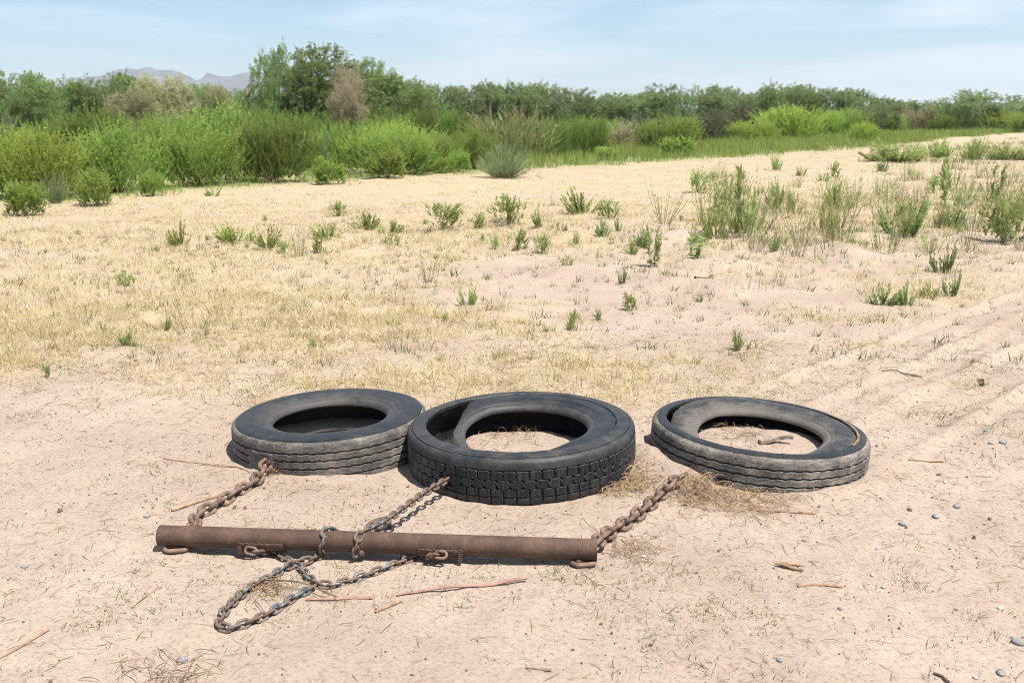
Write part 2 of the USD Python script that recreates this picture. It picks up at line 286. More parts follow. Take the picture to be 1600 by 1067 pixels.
def ridge(pts, name, label, seed):
    pts = np.array(pts, float); xs = np.linspace(pts[0, 0], pts[-1, 0], 130); top = np.interp(xs, pts[:, 0], pts[:, 1])
    X = (xs - CX) / FPX * MD; Z = (HZ - top) / FPX * MD + EYE
    Z = Z + (nz(X, X * 0, .02, seed) - .5) * 9 * np.clip(Z / 40, 0, 1)
    T = np.linspace(-1, 1, 41); V = []
    for t in T:
        y = MD + t * 420
        prof = (1 - abs(t)) ** .9
        zz = Z * prof + (nz(X, X * 0 + y, .012, seed + 1, 4) - .5) * 46 * (1 - abs(t)) * (abs(t) > .02) * np.clip(Z / 60, 0, 1)
        V.append(np.stack([X, np.full_like(X, y), np.minimum(zz, Z * 1.0) - 1.5 * (abs(t) > .98)], -1))
    V = np.array(V); i = np.arange(V.shape[0] * V.shape[1]).reshape(V.shape[:2])
    f = np.stack([i[:-1, :-1], i[:-1, 1:], i[1:, 1:], i[1:, :-1]], -1).reshape(-1, 4)
    tag(obj(name, (V.reshape(-1, 3), f), M['mountain'], smooth=True), label, None, None, 'structure')


ridge([(60, 174), (120, 130), (132, 124), (160, 128), (190, 118), (205, 113), (222, 112), (235, 114), (252, 109.5), (262, 113), (285, 113), (310, 121), (330, 133), (345, 150), (370, 174)], 'mountain', 'distant grey-violet mountain with a jagged crest beyond the trees', 51)
ridge([(318, 174), (334, 130), (341, 118), (352, 122), (375, 121), (400, 117), (420, 115), (450, 122), (520, 150), (600, 174)], 'mountain', 'lower distant ridge right of the jagged mountain', 61)
hz = trimesh.creation.box([11400, 11400, 240]); hz.apply_translation([0, 0, 240 / 2 - 4])
m_haze = mat('haze', {'v': ('principled_volume', {'color': (.88, .94, 1.0), 'density': .00019, 'anisotropy': .3})}, [], surface=None, volume='v.volume')
tag(obj('haze', hz, m_haze), 'thin pale haze over the plain', None, None, 'stuff')


# ---------------------------------------------------------------- plants
def unit(v): return v / np.maximum(np.linalg.norm(v, axis=-1, keepdims=True), 1e-9)


def tubes(P, R, sides=3):
    """P (n,k,3) polylines, R (n,k) radii -> mesh"""
    n, k, _ = P.shape
    T = unit(np.gradient(P, axis=1)); a = unit(np.cross(T, np.array([.31, .84, .45]))); b = np.cross(T, a)
    ph = np.arange(sides) / sides * 2 * math.pi
    V = P[:, :, None] + R[:, :, None, None] * (a[:, :, None] * np.cos(ph)[:, None] + b[:, :, None] * np.sin(ph)[:, None])
    i = np.arange(n * k * sides).reshape(n, k, sides); j = np.roll(i, -1, 2)
    f = np.stack([i[:, :-1], j[:, :-1], j[:, 1:], i[:, 1:]], -1).reshape(-1, 4)
    return V.reshape(-1, 3), f


class LM(tuple):
    """(vertices, faces) that also carries how near each leaf is to its twig's tip"""
    def __new__(cls, v, f, tip=None):
        o = tuple.__new__(cls, (v, f)); o.tip = tip; return o


def leaves(C, D, L, W, rg, tip=None):
    """diamond leaves at C along D (length L, width W)"""
    n = len(C); r = unit(rg.normal(size=(n, 3))); S = unit(np.cross(D, np.array([.1, 0, 1.0]) + r * .75))
    L = np.broadcast_to(L, n)[:, None]; W = np.broadcast_to(W, n)[:, None]
    V = np.stack([C, C + D * L * .45 + S * W * .5, C + D * L, C + D * L * .45 - S * W * .5], 1)
    i = np.arange(n * 4).reshape(n, 4)
    return LM(V.reshape(-1, 3), i, None if tip is None else np.repeat(np.asarray(tip, float).ravel(), 4))


def join(ms):
    v, f, o = [], [], 0
    for a, b in ms:
        v.append(a); f.append(np.asarray(b) + o); o += len(a)
    return np.vstack(v), np.vstack(f)


def stemmy(seed, n, m, base_r, spread, L=(.6, 1.0), t0=.3, leaf=(.06, .015), lean=.5, stem_r=.006, curve=.35, clump=0, droop=0.0, top_bias=1.0):
    """plants made of many ascending stems with leaves; about 1 m high and 1 m wide before scaling"""
    rg = np.random.default_rng(seed)
    az = rg.uniform(0, 2 * math.pi, n); q = np.sqrt(rg.uniform(0, 1, n))
    if clump:
        ca = rg.uniform(0, 2 * math.pi, clump); cq = np.sqrt(rg.uniform(0, 1, clump)); w = rg.integers(0, clump, n); cl = rg.uniform(.72, 1.05, clump)
        az = ca[w] + rg.normal(0, .35, n); q = np.clip(cq[w] + rg.normal(0, .16, n), 0, 1)
    tilt = q * spread
    d = np.stack([np.cos(az) * np.sin(tilt), np.sin(az) * np.sin(tilt), np.cos(tilt)], -1)
    b = np.stack([np.cos(az) * q * base_r, np.sin(az) * q * base_r, np.zeros(n)], -1)
    ln = rg.uniform(*L, n) * (1 - .25 * q ** 2)
    if clump: ln = ln * cl[w]
    k = 6; t = np.linspace(0, 1, k)
    side = unit(rg.normal(size=(n, 3))) * .06
    P = b[:, None] + d[:, None] * (ln[:, None] * t)[..., None] + np.array([0, 0, 1]) * (ln[:, None] * curve * (t ** 2 - t) * np.sin(tilt)[:, None])[..., None] + side[:, None] * (t ** 2 * ln[:, None])[..., None]
    P[..., 2] -= (droop * ln[:, None] * t ** 3)
    R = stem_r * (1.1 - t)[None] * rg.uniform(.7, 1.2, n)[:, None]
    tt = t0 + (1 - t0) * rg.uniform(0, 1, (n, m)) ** (1 / top_bias)
    fi = tt * (k - 1); i0 = np.clip(fi.astype(int), 0, k - 2); fr = (fi - i0)[..., None]
    row = np.arange(n)[:, None]
    C = P[row, i0] * (1 - fr) + P[row, i0 + 1] * fr
    D = unit(P[row, i0 + 1] - P[row, i0]); rad = unit(rg.normal(size=(n, m, 3)))
    D = unit(D + rad * lean)
    s = rg.uniform(.65, 1.25, (n, m))
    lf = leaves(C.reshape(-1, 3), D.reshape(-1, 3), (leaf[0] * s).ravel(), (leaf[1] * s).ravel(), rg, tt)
    return tubes(P, R), lf


def mound(seed, twigs, per, leaf, lobes=12, up=1.3, ln=(.14, .30), lean=.55, stems=40, low=.1, stem_r=.006, flat=1.0):
    """a shrub of rounded, feathery lobes: upright leafy sprays over a dome, with stems rising from the base"""
    rg = np.random.default_rng(seed)
    a = rg.uniform(0, 2 * math.pi, lobes); q = np.sqrt(rg.uniform(.02, 1, lobes)) * .36
    top = (1 - 1.5 * q ** 2) * rg.uniform(.60, 1.0, lobes) * .80
    r = rg.uniform(.13, .21, lobes); lob = np.stack([q * np.cos(a), q * np.sin(a), top], -1)
    w = rg.integers(0, lobes, twigs)
    dv = unit(rg.normal(size=(twigs, 3)) + np.array([0, 0, .25])); rad = r[w] * rg.uniform(.2, 1, twigs) ** .5
    C = lob[w] * np.array([1, 1, 1]) + dv * rad[:, None]
    drop = rg.uniform(0, 1, twigs) ** 1.6                      # sprays also cover the flank down to the ground
    C[:, 2] = C[:, 2] * (1 - drop * (1 - low)); C[:, :2] *= (1 + .30 * drop * rg.uniform(.2, 1, twigs))[:, None]
    C[:, 2] = np.maximum(C[:, 2], .02)
    out = unit(np.concatenate([C[:, :2] * .8, np.zeros((twigs, 1))], 1) + np.array([0, 0, up]) * .5 + rg.normal(0, .16, (twigs, 3)))
    L = rg.uniform(*ln, twigs) * (1 - .45 * drop); t = np.linspace(0, 1, 4)
    P = C[:, None] + out[:, None] * (L[:, None] * t)[..., None]
    tt = rg.uniform(0, 1, (twigs, per)) ** .8; fi = tt * 3; i0 = np.clip(fi.astype(int), 0, 2); fr = (fi - i0)[..., None]; row = np.arange(twigs)[:, None]
    LC = P[row, i0] * (1 - fr) + P[row, i0 + 1] * fr
    D = unit(out[:, None] + unit(rg.normal(size=(twigs, per, 3))) * lean); s = rg.uniform(.6, 1.3, (twigs, per)) * (1.1 - .5 * tt)
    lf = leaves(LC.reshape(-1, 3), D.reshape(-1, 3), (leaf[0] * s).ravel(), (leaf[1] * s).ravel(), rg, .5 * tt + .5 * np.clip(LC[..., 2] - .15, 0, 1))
    k = 6; tk = np.linspace(0, 1, k); idx = rg.integers(0, twigs, stems); tip = C[idx] * np.array([1, 1, 1.05])
    mid = tip * np.array([.45, .45, .6]); SP = (2 * tk * (1 - tk))[None, :, None] * mid[:, None] + (tk ** 2)[None, :, None] * tip[:, None]
    SP[:, 0, :2] += rg.normal(0, .03, (stems, 2))
    return join([tubes(SP, np.outer(rg.uniform(.6, 1.3, stems) * stem_r, 1.1 - tk), 4), tubes(P[::3], np.outer(np.full(len(P[::3]), stem_r * .3), 1.1 - t), 3)]), lf


def decl_mound(kind, n_var, name, cat, leafmat, stemmat, v0=0, **kw):
    for i in range(n_var):
        (s, l), _, _ = norm_size(list(mound(hash_seed(kind) + 31 * i + 5, **kw)))
        declare(kind, v0 + i, name, cat, (s, l), (stemmat, leafmat), ('stems', 'foliage'))


def norm_size(parts):
    """scale so the whole is 1 m wide and 1 m high (97th percentile)"""
    allv = np.vstack([p[0] for p in parts])
    w = np.percentile(np.hypot(allv[:, 0], allv[:, 1]), 96) * 2; h = np.percentile(allv[:, 2], 99.93)
    return [LM(p[0] / np.array([w, w, h]), p[1], getattr(p, 'tip', None)) for p in parts], w, h


def treelike(seed, height, width, low, n_limb=9, twigs=330, per=26, leaf=(.10, .03), trunk_r=.09, lobes=9, feather=.5, up=.6):
    """tapered trunk, limbs and a crown of leafy sprays in uneven lobes; real metres"""
    rg = np.random.default_rng(seed)
    lob = []
    for i in range(lobes):
        a = rg.uniform(0, 2 * math.pi); q = rg.uniform(.1, .75) * width / 2
        z = rg.uniform(low, .82) * height; r = rg.uniform(.16, .30) * width * (1.15 - .5 * (z / height))
        lob.append((q * math.cos(a), q * math.sin(a), z, r))
    lob.append((rg.normal(0, .1) * width, rg.normal(0, .1) * width, height * .80, width * .2))
    lob = np.array(lob)
    w = rg.choice(len(lob), twigs, p=lob[:, 3] ** 2 / (lob[:, 3] ** 2).sum())
    dv = unit(rg.normal(size=(twigs, 3))); rad = lob[w, 3] * rg.uniform(.25, 1.0, twigs) ** .6
    C = lob[w, :3] + dv * rad[:, None] * np.array([1, 1, .8])
    C[:, 2] = np.maximum(C[:, 2], low * height * .35)
    out = unit(dv * .8 + np.array([0, 0, up]) + rg.normal(0, .35, (twigs, 3)))
    ln = rg.uniform(.10, .22, twigs) * height * .62
    t = np.linspace(0, 1, 4)
    P = C[:, None] + out[:, None] * (ln[:, None] * t)[..., None]; P[..., 2] -= ln[:, None] * .25 * t ** 2
    tt = rg.uniform(0, 1, (twigs, per)); fi = tt * 3; i0 = np.clip(fi.astype(int), 0, 2); fr = (fi - i0)[..., None]; row = np.arange(twigs)[:, None]
    LC = P[row, i0] * (1 - fr) + P[row, i0 + 1] * fr
    D = unit(out[:, None] * .6 + unit(rg.normal(size=(twigs, per, 3))) * (1 + feather)); s = rg.uniform(.6, 1.3, (twigs, per))
    LC = LC + rg.normal(0, .025 * height, LC.shape) * .5
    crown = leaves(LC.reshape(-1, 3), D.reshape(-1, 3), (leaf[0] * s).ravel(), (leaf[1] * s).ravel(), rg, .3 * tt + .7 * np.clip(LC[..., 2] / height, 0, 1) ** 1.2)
    # limbs
    k = 6; t = np.linspace(0, 1, k); tips = lob[rg.integers(0, len(lob), n_limb), :3]
    b0 = np.array([0, 0, height * .04]); mid = tips * np.array([.35, .35, .55]) + rg.normal(0, .06, (n_limb, 3)) * height
    LP = ((1 - t) ** 2)[None, :, None] * b0 + (2 * t * (1 - t))[None, :, None] * mid[:, None] + (t ** 2)[None, :, None] * tips[:, None]
    lr = np.outer(rg.uniform(.35, .7, n_limb) * trunk_r, 1.08 - t); limbs = [tubes(LP[i:i + 1], lr[i:i + 1], 5) for i in range(n_limb)]
    tw = tubes(P, np.outer(np.full(twigs, .0035), 1.1 - np.linspace(0, 1, 4)), 3)
    tz = np.linspace(-.05, .42, 6) * height
    TP = np.stack([rg.normal(0, .012, 6).cumsum() * height, rg.normal(0, .012, 6).cumsum() * height, tz], -1)[None]
    trunk = tubes(TP, (trunk_r * np.linspace(1.25, .45, 6))[None], 7)
    return [trunk, tw, crown] + limbs


weed_spots = []
protos = {}     # (kind, variant) -> dict(parts, first)


def declare(kind, variant, name, cat, parts, mats, part_names):
    protos[(kind, variant)] = dict(name=name, cat=cat, parts=parts, mats=mats, pn=part_names, first=None)


def plant_at(kind, label, loc, w, h, group=None, variant=None, rz=None):
    vs = [k for k in protos if k[0] == kind]
    key = vs[int(rng.integers(len(vs)))] if variant is None else (kind, variant)
    P = protos[key]; rz = rng.uniform(0, 6.28) if rz is None else rz
    if P['first'] is None:
        P['first'] = t = thing(P['name'], label, P['cat'], loc, rz, (w, w, h), group)
        for mesh, mt, pn in zip(P['parts'], P['mats'], P['pn']):
            o = obj(pn, mesh, M[mt], t)
            if pn in ('twigs', 'stems'): tag(o, kind='stuff')
        return t
    return copy_of(P['first'], label, loc, rz, (w, w, h), group)


def plant(kind, u, base, top, width, label, group=None, variant=None, rz=None):
    p = on(u, base); k = depth(p) / FPX
    h = (base - top) * k * (1.07 if kind in ('mesquite', 'far_mesquite') else 1.02); w = width * k
    p[2] -= .01
    if kind.startswith(('herb', 'leafy')): w, h = w * 1.2, h * 1.12
    if base < 560 and top > 200: weed_spots.append((p[0], p[1], w, h))
    return plant_at(kind, label, p, w, h, group, variant, rz)


def decl_stemmy(kind, n_var, name, cat, leafmat, stemmat, part_leaf='foliage', **kw):
    for i in range(n_var):
        s, l = stemmy(hash_seed(kind) + i, **kw)
        (s, l), _, _ = norm_size([s, l])
        declare(kind, i, name, cat, (s, l), (stemmat, leafmat), ('stems', part_leaf))


def hash_seed(s): return sum(ord(c) * (i + 3) for i, c in enumerate(s)) * 7


BAC = dict(twigs=1250, per=30, leaf=(.034, .0120), lobes=17, stems=40, up=2.2, ln=(.12, .40), lean=.5)
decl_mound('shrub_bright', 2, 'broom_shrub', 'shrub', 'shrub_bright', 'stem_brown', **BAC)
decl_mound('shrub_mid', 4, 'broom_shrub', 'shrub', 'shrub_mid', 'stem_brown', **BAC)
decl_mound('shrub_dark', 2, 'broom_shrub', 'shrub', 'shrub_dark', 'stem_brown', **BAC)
decl_stemmy('shrub_grey', 1, 'grey_shrub', 'shrub', 'shrub_grey', 'stem_green', n=300, m=34, base_r=.1, spread=1.15, L=(.8, 1.05), t0=.2, leaf=(.06, .012), lean=.4, curve=.3, stem_r=.004)
decl_mound('bush', 3, 'leafy_bush', 'bush', 'bush_leaf', 'stem_green', twigs=420, per=24, leaf=(.062, .026), lobes=9, up=1.0, lean=.9, ln=(.14, .34), stems=30)
decl_stemmy('bush_grey', 1, 'grey_bush', 'bush', 'shrub_grey', 'stem_green', n=110, m=30, base_r=.12, spread=.7, L=(.7, 1.05), t0=.12, leaf=(.06, .014), lean=.5, stem_r=.005)
decl_mound('dull', 2, 'dull_shrub', 'shrub', 'dull_shrub', 'stem_brown', twigs=560, per=26, leaf=(.045, .017), lobes=10, up=.8, lean=.9)
decl_mound('dry_shrub', 1, 'dry_shrub', 'shrub', 'tamarisk_pink', 'stem_brown', twigs=420, per=22, leaf=(.042, .014), lobes=10, up=.8, lean=.9, stems=70)
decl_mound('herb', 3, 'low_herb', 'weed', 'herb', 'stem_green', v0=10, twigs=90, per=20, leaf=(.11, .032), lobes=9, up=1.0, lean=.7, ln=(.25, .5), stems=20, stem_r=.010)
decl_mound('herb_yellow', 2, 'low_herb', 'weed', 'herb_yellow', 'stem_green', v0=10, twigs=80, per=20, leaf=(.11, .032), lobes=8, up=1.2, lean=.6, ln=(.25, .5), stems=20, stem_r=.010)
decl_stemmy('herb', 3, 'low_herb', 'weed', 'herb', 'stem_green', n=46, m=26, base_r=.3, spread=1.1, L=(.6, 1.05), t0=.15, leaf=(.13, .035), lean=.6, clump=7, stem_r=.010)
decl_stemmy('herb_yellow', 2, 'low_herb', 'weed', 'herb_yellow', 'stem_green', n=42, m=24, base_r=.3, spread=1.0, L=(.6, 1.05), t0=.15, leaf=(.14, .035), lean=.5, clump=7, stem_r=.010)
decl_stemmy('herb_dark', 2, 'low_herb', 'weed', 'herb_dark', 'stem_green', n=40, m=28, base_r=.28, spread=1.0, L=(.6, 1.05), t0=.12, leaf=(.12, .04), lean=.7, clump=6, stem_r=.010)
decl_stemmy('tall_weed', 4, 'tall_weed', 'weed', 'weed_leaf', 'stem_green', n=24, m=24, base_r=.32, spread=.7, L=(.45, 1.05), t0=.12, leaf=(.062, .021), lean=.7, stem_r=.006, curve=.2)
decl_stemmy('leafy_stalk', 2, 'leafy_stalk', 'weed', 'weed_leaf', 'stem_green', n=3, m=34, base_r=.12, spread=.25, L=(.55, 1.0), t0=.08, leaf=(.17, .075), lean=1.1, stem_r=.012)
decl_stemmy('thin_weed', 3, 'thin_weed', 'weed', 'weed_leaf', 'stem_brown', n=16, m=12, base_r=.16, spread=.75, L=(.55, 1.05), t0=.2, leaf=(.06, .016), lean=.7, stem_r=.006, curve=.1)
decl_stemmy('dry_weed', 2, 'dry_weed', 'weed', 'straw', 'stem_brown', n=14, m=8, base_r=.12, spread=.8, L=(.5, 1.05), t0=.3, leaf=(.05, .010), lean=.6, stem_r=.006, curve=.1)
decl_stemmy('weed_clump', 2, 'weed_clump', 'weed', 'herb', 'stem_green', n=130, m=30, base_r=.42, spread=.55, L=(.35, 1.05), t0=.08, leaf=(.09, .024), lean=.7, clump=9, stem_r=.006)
decl_stemmy('cane', 2, 'giant_cane', 'cane', 'cane', 'stem_green', part_leaf='leaves', n=4, m=14, base_r=.2, spread=.25, L=(.6, 1.0), t0=.25, leaf=(.30, .030), lean=1.0, stem_r=.010)
for i in range(1):      # tall reed clump with tan plumes
    s, l = stemmy(901, n=150, m=9, base_r=.45, spread=.35, L=(.6, .9), t0=.05, leaf=(.32, .014), lean=.55, stem_r=.004)
    s2, pl = stemmy(902, n=34, m=40, base_r=.42, spread=.28, L=(.9, 1.15), t0=.78, leaf=(.05, .012), lean=.35, stem_r=.004)
    (s, l, pl), _, _ = norm_size([join([s, s2]), l, pl])
    declare('reed', i, 'reed_clump', 'reeds', (s, l, pl), ('reed', 'reed', 'reed_plume'), ('stems', 'leaves', 'plumes'))


def decl_tree(kind, n_var, name, leafmat, **kw):
    for i in range(n_var):
        parts, _, _ = norm_size(treelike(hash_seed(kind) + i, **kw))
        declare(kind, i, name, 'tree', parts, ('bark', 'bark', leafmat) + ('bark',) * (len(parts) - 3), ('trunk', 'twigs', 'crown') + ('limb',) * (len(parts) - 3))


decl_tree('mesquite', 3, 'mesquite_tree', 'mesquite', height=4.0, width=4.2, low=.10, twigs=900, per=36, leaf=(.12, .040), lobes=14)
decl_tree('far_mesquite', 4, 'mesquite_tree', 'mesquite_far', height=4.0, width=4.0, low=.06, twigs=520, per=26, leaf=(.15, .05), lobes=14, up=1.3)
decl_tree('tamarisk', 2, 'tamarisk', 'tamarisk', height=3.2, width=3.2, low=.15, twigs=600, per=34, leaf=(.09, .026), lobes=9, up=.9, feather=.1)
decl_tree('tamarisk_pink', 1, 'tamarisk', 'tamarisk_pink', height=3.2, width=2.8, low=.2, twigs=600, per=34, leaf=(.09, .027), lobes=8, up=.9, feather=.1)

ANCH = [(45, 250, 'yellow-green shrub at the left edge'), (150, 170, 'dark shrub behind the left shrubs'), (190, 240, 'broad shrub at left'), (240, 120, 'mountain'), (310, 240, 'round shrub with brown stems'), (398, 150, 'dead snag'), (452, 250, 'left giant cane'), (508, 230, 'taller giant cane'), (547, 150, 'pink-brown tamarisk'), (610, 220, 'shrub below the tamarisk'), (662, 190, 'left dark round shrub'), (706, 190, 'right dark round shrub'), (742, 230, 'shrub left of the reeds'), (790, 200, 'tan reed clump'), (860, 210, 'dark shrub beside the reeds'), (912, 210, 'dark upright shrub'), (968, 205, 'pinkish dry shrub'), (1045, 205, 'wide fresh green shrub'), (1108, 190, 'pinkish-topped grey shrub'), (1155, 185, 'dark grey shrub'), (1205, 160, 'dark olive tree'), (1240, 190, 'large bright round shrub'), (1322, 190, 'olive shrub'), (1372, 185, 'pale grey shrub'), (1425, 185, 'right mid-green shrub'), (1495, 182, 'wide right shrub'), (1560, 182, 'bright right shrub'), (1612, 182, 'shrub cut by the right edge'), (282, 370, 'leftmost yellow clump'), (367, 366, 'low wide yellow clump'), (420, 372, 'third yellow clump'), (468, 380, 'thin upright weed'), (513, 352, 'fresh green clump'), (592, 350, 'touching pair of clumps'), (668, 410, 'forked weed'), (692, 340, 'wide centre clump'), (795, 332, 'neat round clump'), (910, 315, 'square clump'), (953, 326, 'clump beside the square one'), (1036, 315, 'half-dry bush'), (996, 366, 'grey-green clump'), (1020, 390, 'tall leafy stalk'), (1163, 320, 'biggest weed'), (1107, 300, 'wispy weed'), (1312, 322, 'right tall weed'), (1383, 345, 'third tall weed'), (1483, 290, 'left big-leaved stalk'), (1550, 290, 'right big-leaved stalk'), (1474, 402, 'upper lane herb'), (1487, 441, 'lower lane herb'), (1378, 457, 'sprawling dark herb'), (1593, 317, 'bush at the right edge'), (1400, 235, 'wide dark weed patch'), (1519, 230, 'tall narrow weed clump'), (730, 458, 'lone tuft above the middle tyre'), (981, 470, 'yellow-green tuft'), (322, 500, 'lone thin weed at left'), (1105, 437, 'dead branch'), (808, 375, 'row of three weeds'), (606, 255, 'round leafy bush'), (512, 265, 'leafy bush by the canes')]
used_labels = set()


def place_label(desc, u, v, sizes=('',), y_range=None):
    """words that single a plant out by what it stands beside; None when nothing new can be said"""
    A_ = [a for a in ANCH if y_range is None or y_range[0] <= a[1] <= y_range[1]]
    for a in sorted(A_, key=lambda a: math.hypot(a[0] - u, 1.3 * (a[1] - v)))[:3]:
        dx, dy = u - a[0], v - a[1]
        w = [('just ' if abs(dx) < 34 else '') + ('left of' if dx < 0 else 'right of')] if abs(dx) > abs(dy) else [('just ' if abs(dy) < 22 else '') + ('behind' if dy < 0 else 'in front of')]
        for sz in sizes:
            L = ' '.join(f'{sz} {desc} {w[0]} the {a[2]}'.split())
            if L not in used_labels and len(L.split()) <= 16 and L not in used_labels: used_labels.add(L); return L
    return None


# far treeline
gfar = 'mesquites in the far treeline'
tops_x = [620, 690, 750, 800, 870, 920, 960, 1040, 1110, 1170, 1240, 1300, 1350, 1410, 1460, 1520, 1570, 1640]
tops_y = [128, 137, 130, 137, 136, 151, 149, 140, 138, 143, 136, 141, 140, 149, 147, 148, 151, 153]
for row in range(2):
    for u in np.arange(610 + row * 17, 1660, 34):
        uu = u + rng.uniform(-9, 9); t = np.interp(uu, tops_x, tops_y) + rng.uniform(-3, 9) + row * 4
        D = np.interp(uu, [600, 900, 1250, 1650], [62, 78, 105, 150]) * (1 - .12 * row) * rng.uniform(.95, 1.05)
        base = HZ + FPX * EYE / D
        L_ = place_label('dark green mesquite of the far treeline', uu, t + 10, (('taller' if row == 0 else 'lower'), 'dense', 'feathery'), (100, 235)); L_ and plant('far_mesquite', uu, base, t, rng.uniform(58, 88), L_, gfar)
gl = 'mesquites in the left treeline'
for row in range(2):
    for u in np.arange(-30 + row * 25, 410, 48):
        uu = u + rng.uniform(-10, 10); t = np.interp(uu, [0, 60, 120, 190, 230, 330, 420], [122, 119, 126, 121, 132, 140, 140]) + rng.uniform(-2, 7) + row * 7
        D = (50 - 8 * row) * rng.uniform(.95, 1.05)
        L_ = place_label('grey-green mesquite of the left treeline', uu, t + 10, (('taller' if row == 0 else 'lower'), 'dense', 'feathery'), (100, 260)); L_ and plant('mesquite', uu, HZ + FPX * EYE / D, t, rng.uniform(95, 130), L_, gl)
plant('mesquite', 440, 243, 84, 105, 'tallest mesquite, its thin feathery left spray rising above everything', variant=1, rz=.4)
plant('mesquite', 515, 243, 88, 210, 'big dense mesquite behind the pinkish tamarisk', variant=0, rz=2.0)
plant('mesquite', 590, 240, 114, 130, 'mesquite sloping down on the right of the big tree group', variant=2, rz=1.0)
plant('mesquite', 476, 244, 108, 120, 'mesquite between the tallest spray and the big dense one', variant=2, rz=5)
plant('mesquite', 566, 238, 106, 150, 'mesquite behind and above the pink-brown tamarisk', variant=0, rz=3.3)
plant('mesquite', 625, 238, 130, 120, 'rounded mesquite on the lower right slope of the tree group', variant=1, rz=2.6)
plant('mesquite', 650, 236, 138, 100, 'mesquite at the right foot of the tree group, above the dark round shrubs', variant=0, rz=4.0)
plant('tamarisk_pink', 547, 250, 118, 85, 'pink-brown feathery tamarisk with a bird on its top')
plant('tamarisk', 545, 247, 104, 55, 'slim olive tamarisk top behind the pink-brown one', variant=1)
plant('tamarisk', 200, 250, 142, 85, 'olive tamarisk with tan tips, left of three under the mountain', variant=0)
plant('tamarisk', 262, 246, 120, 95, 'tallest olive-tan tamarisk in front of the mountain', variant=1, rz=1)
plant('tamarisk', 322, 244, 136, 90, 'olive-tan tamarisk right of the tallest one, left of the snag', variant=0, rz=3)
plant('dull', 15, 262, 182, 60, 'brownish shrub at the left edge under the trees')
plant('mesquite', 1205, 214, 135, 70, 'dark olive tree rising out of the shrubs behind the round bright shrub', variant=2, rz=3)
plant('mesquite', 1262, 212, 150, 60, 'low dark tree just right of the dark olive tree', variant=0, rz=2)

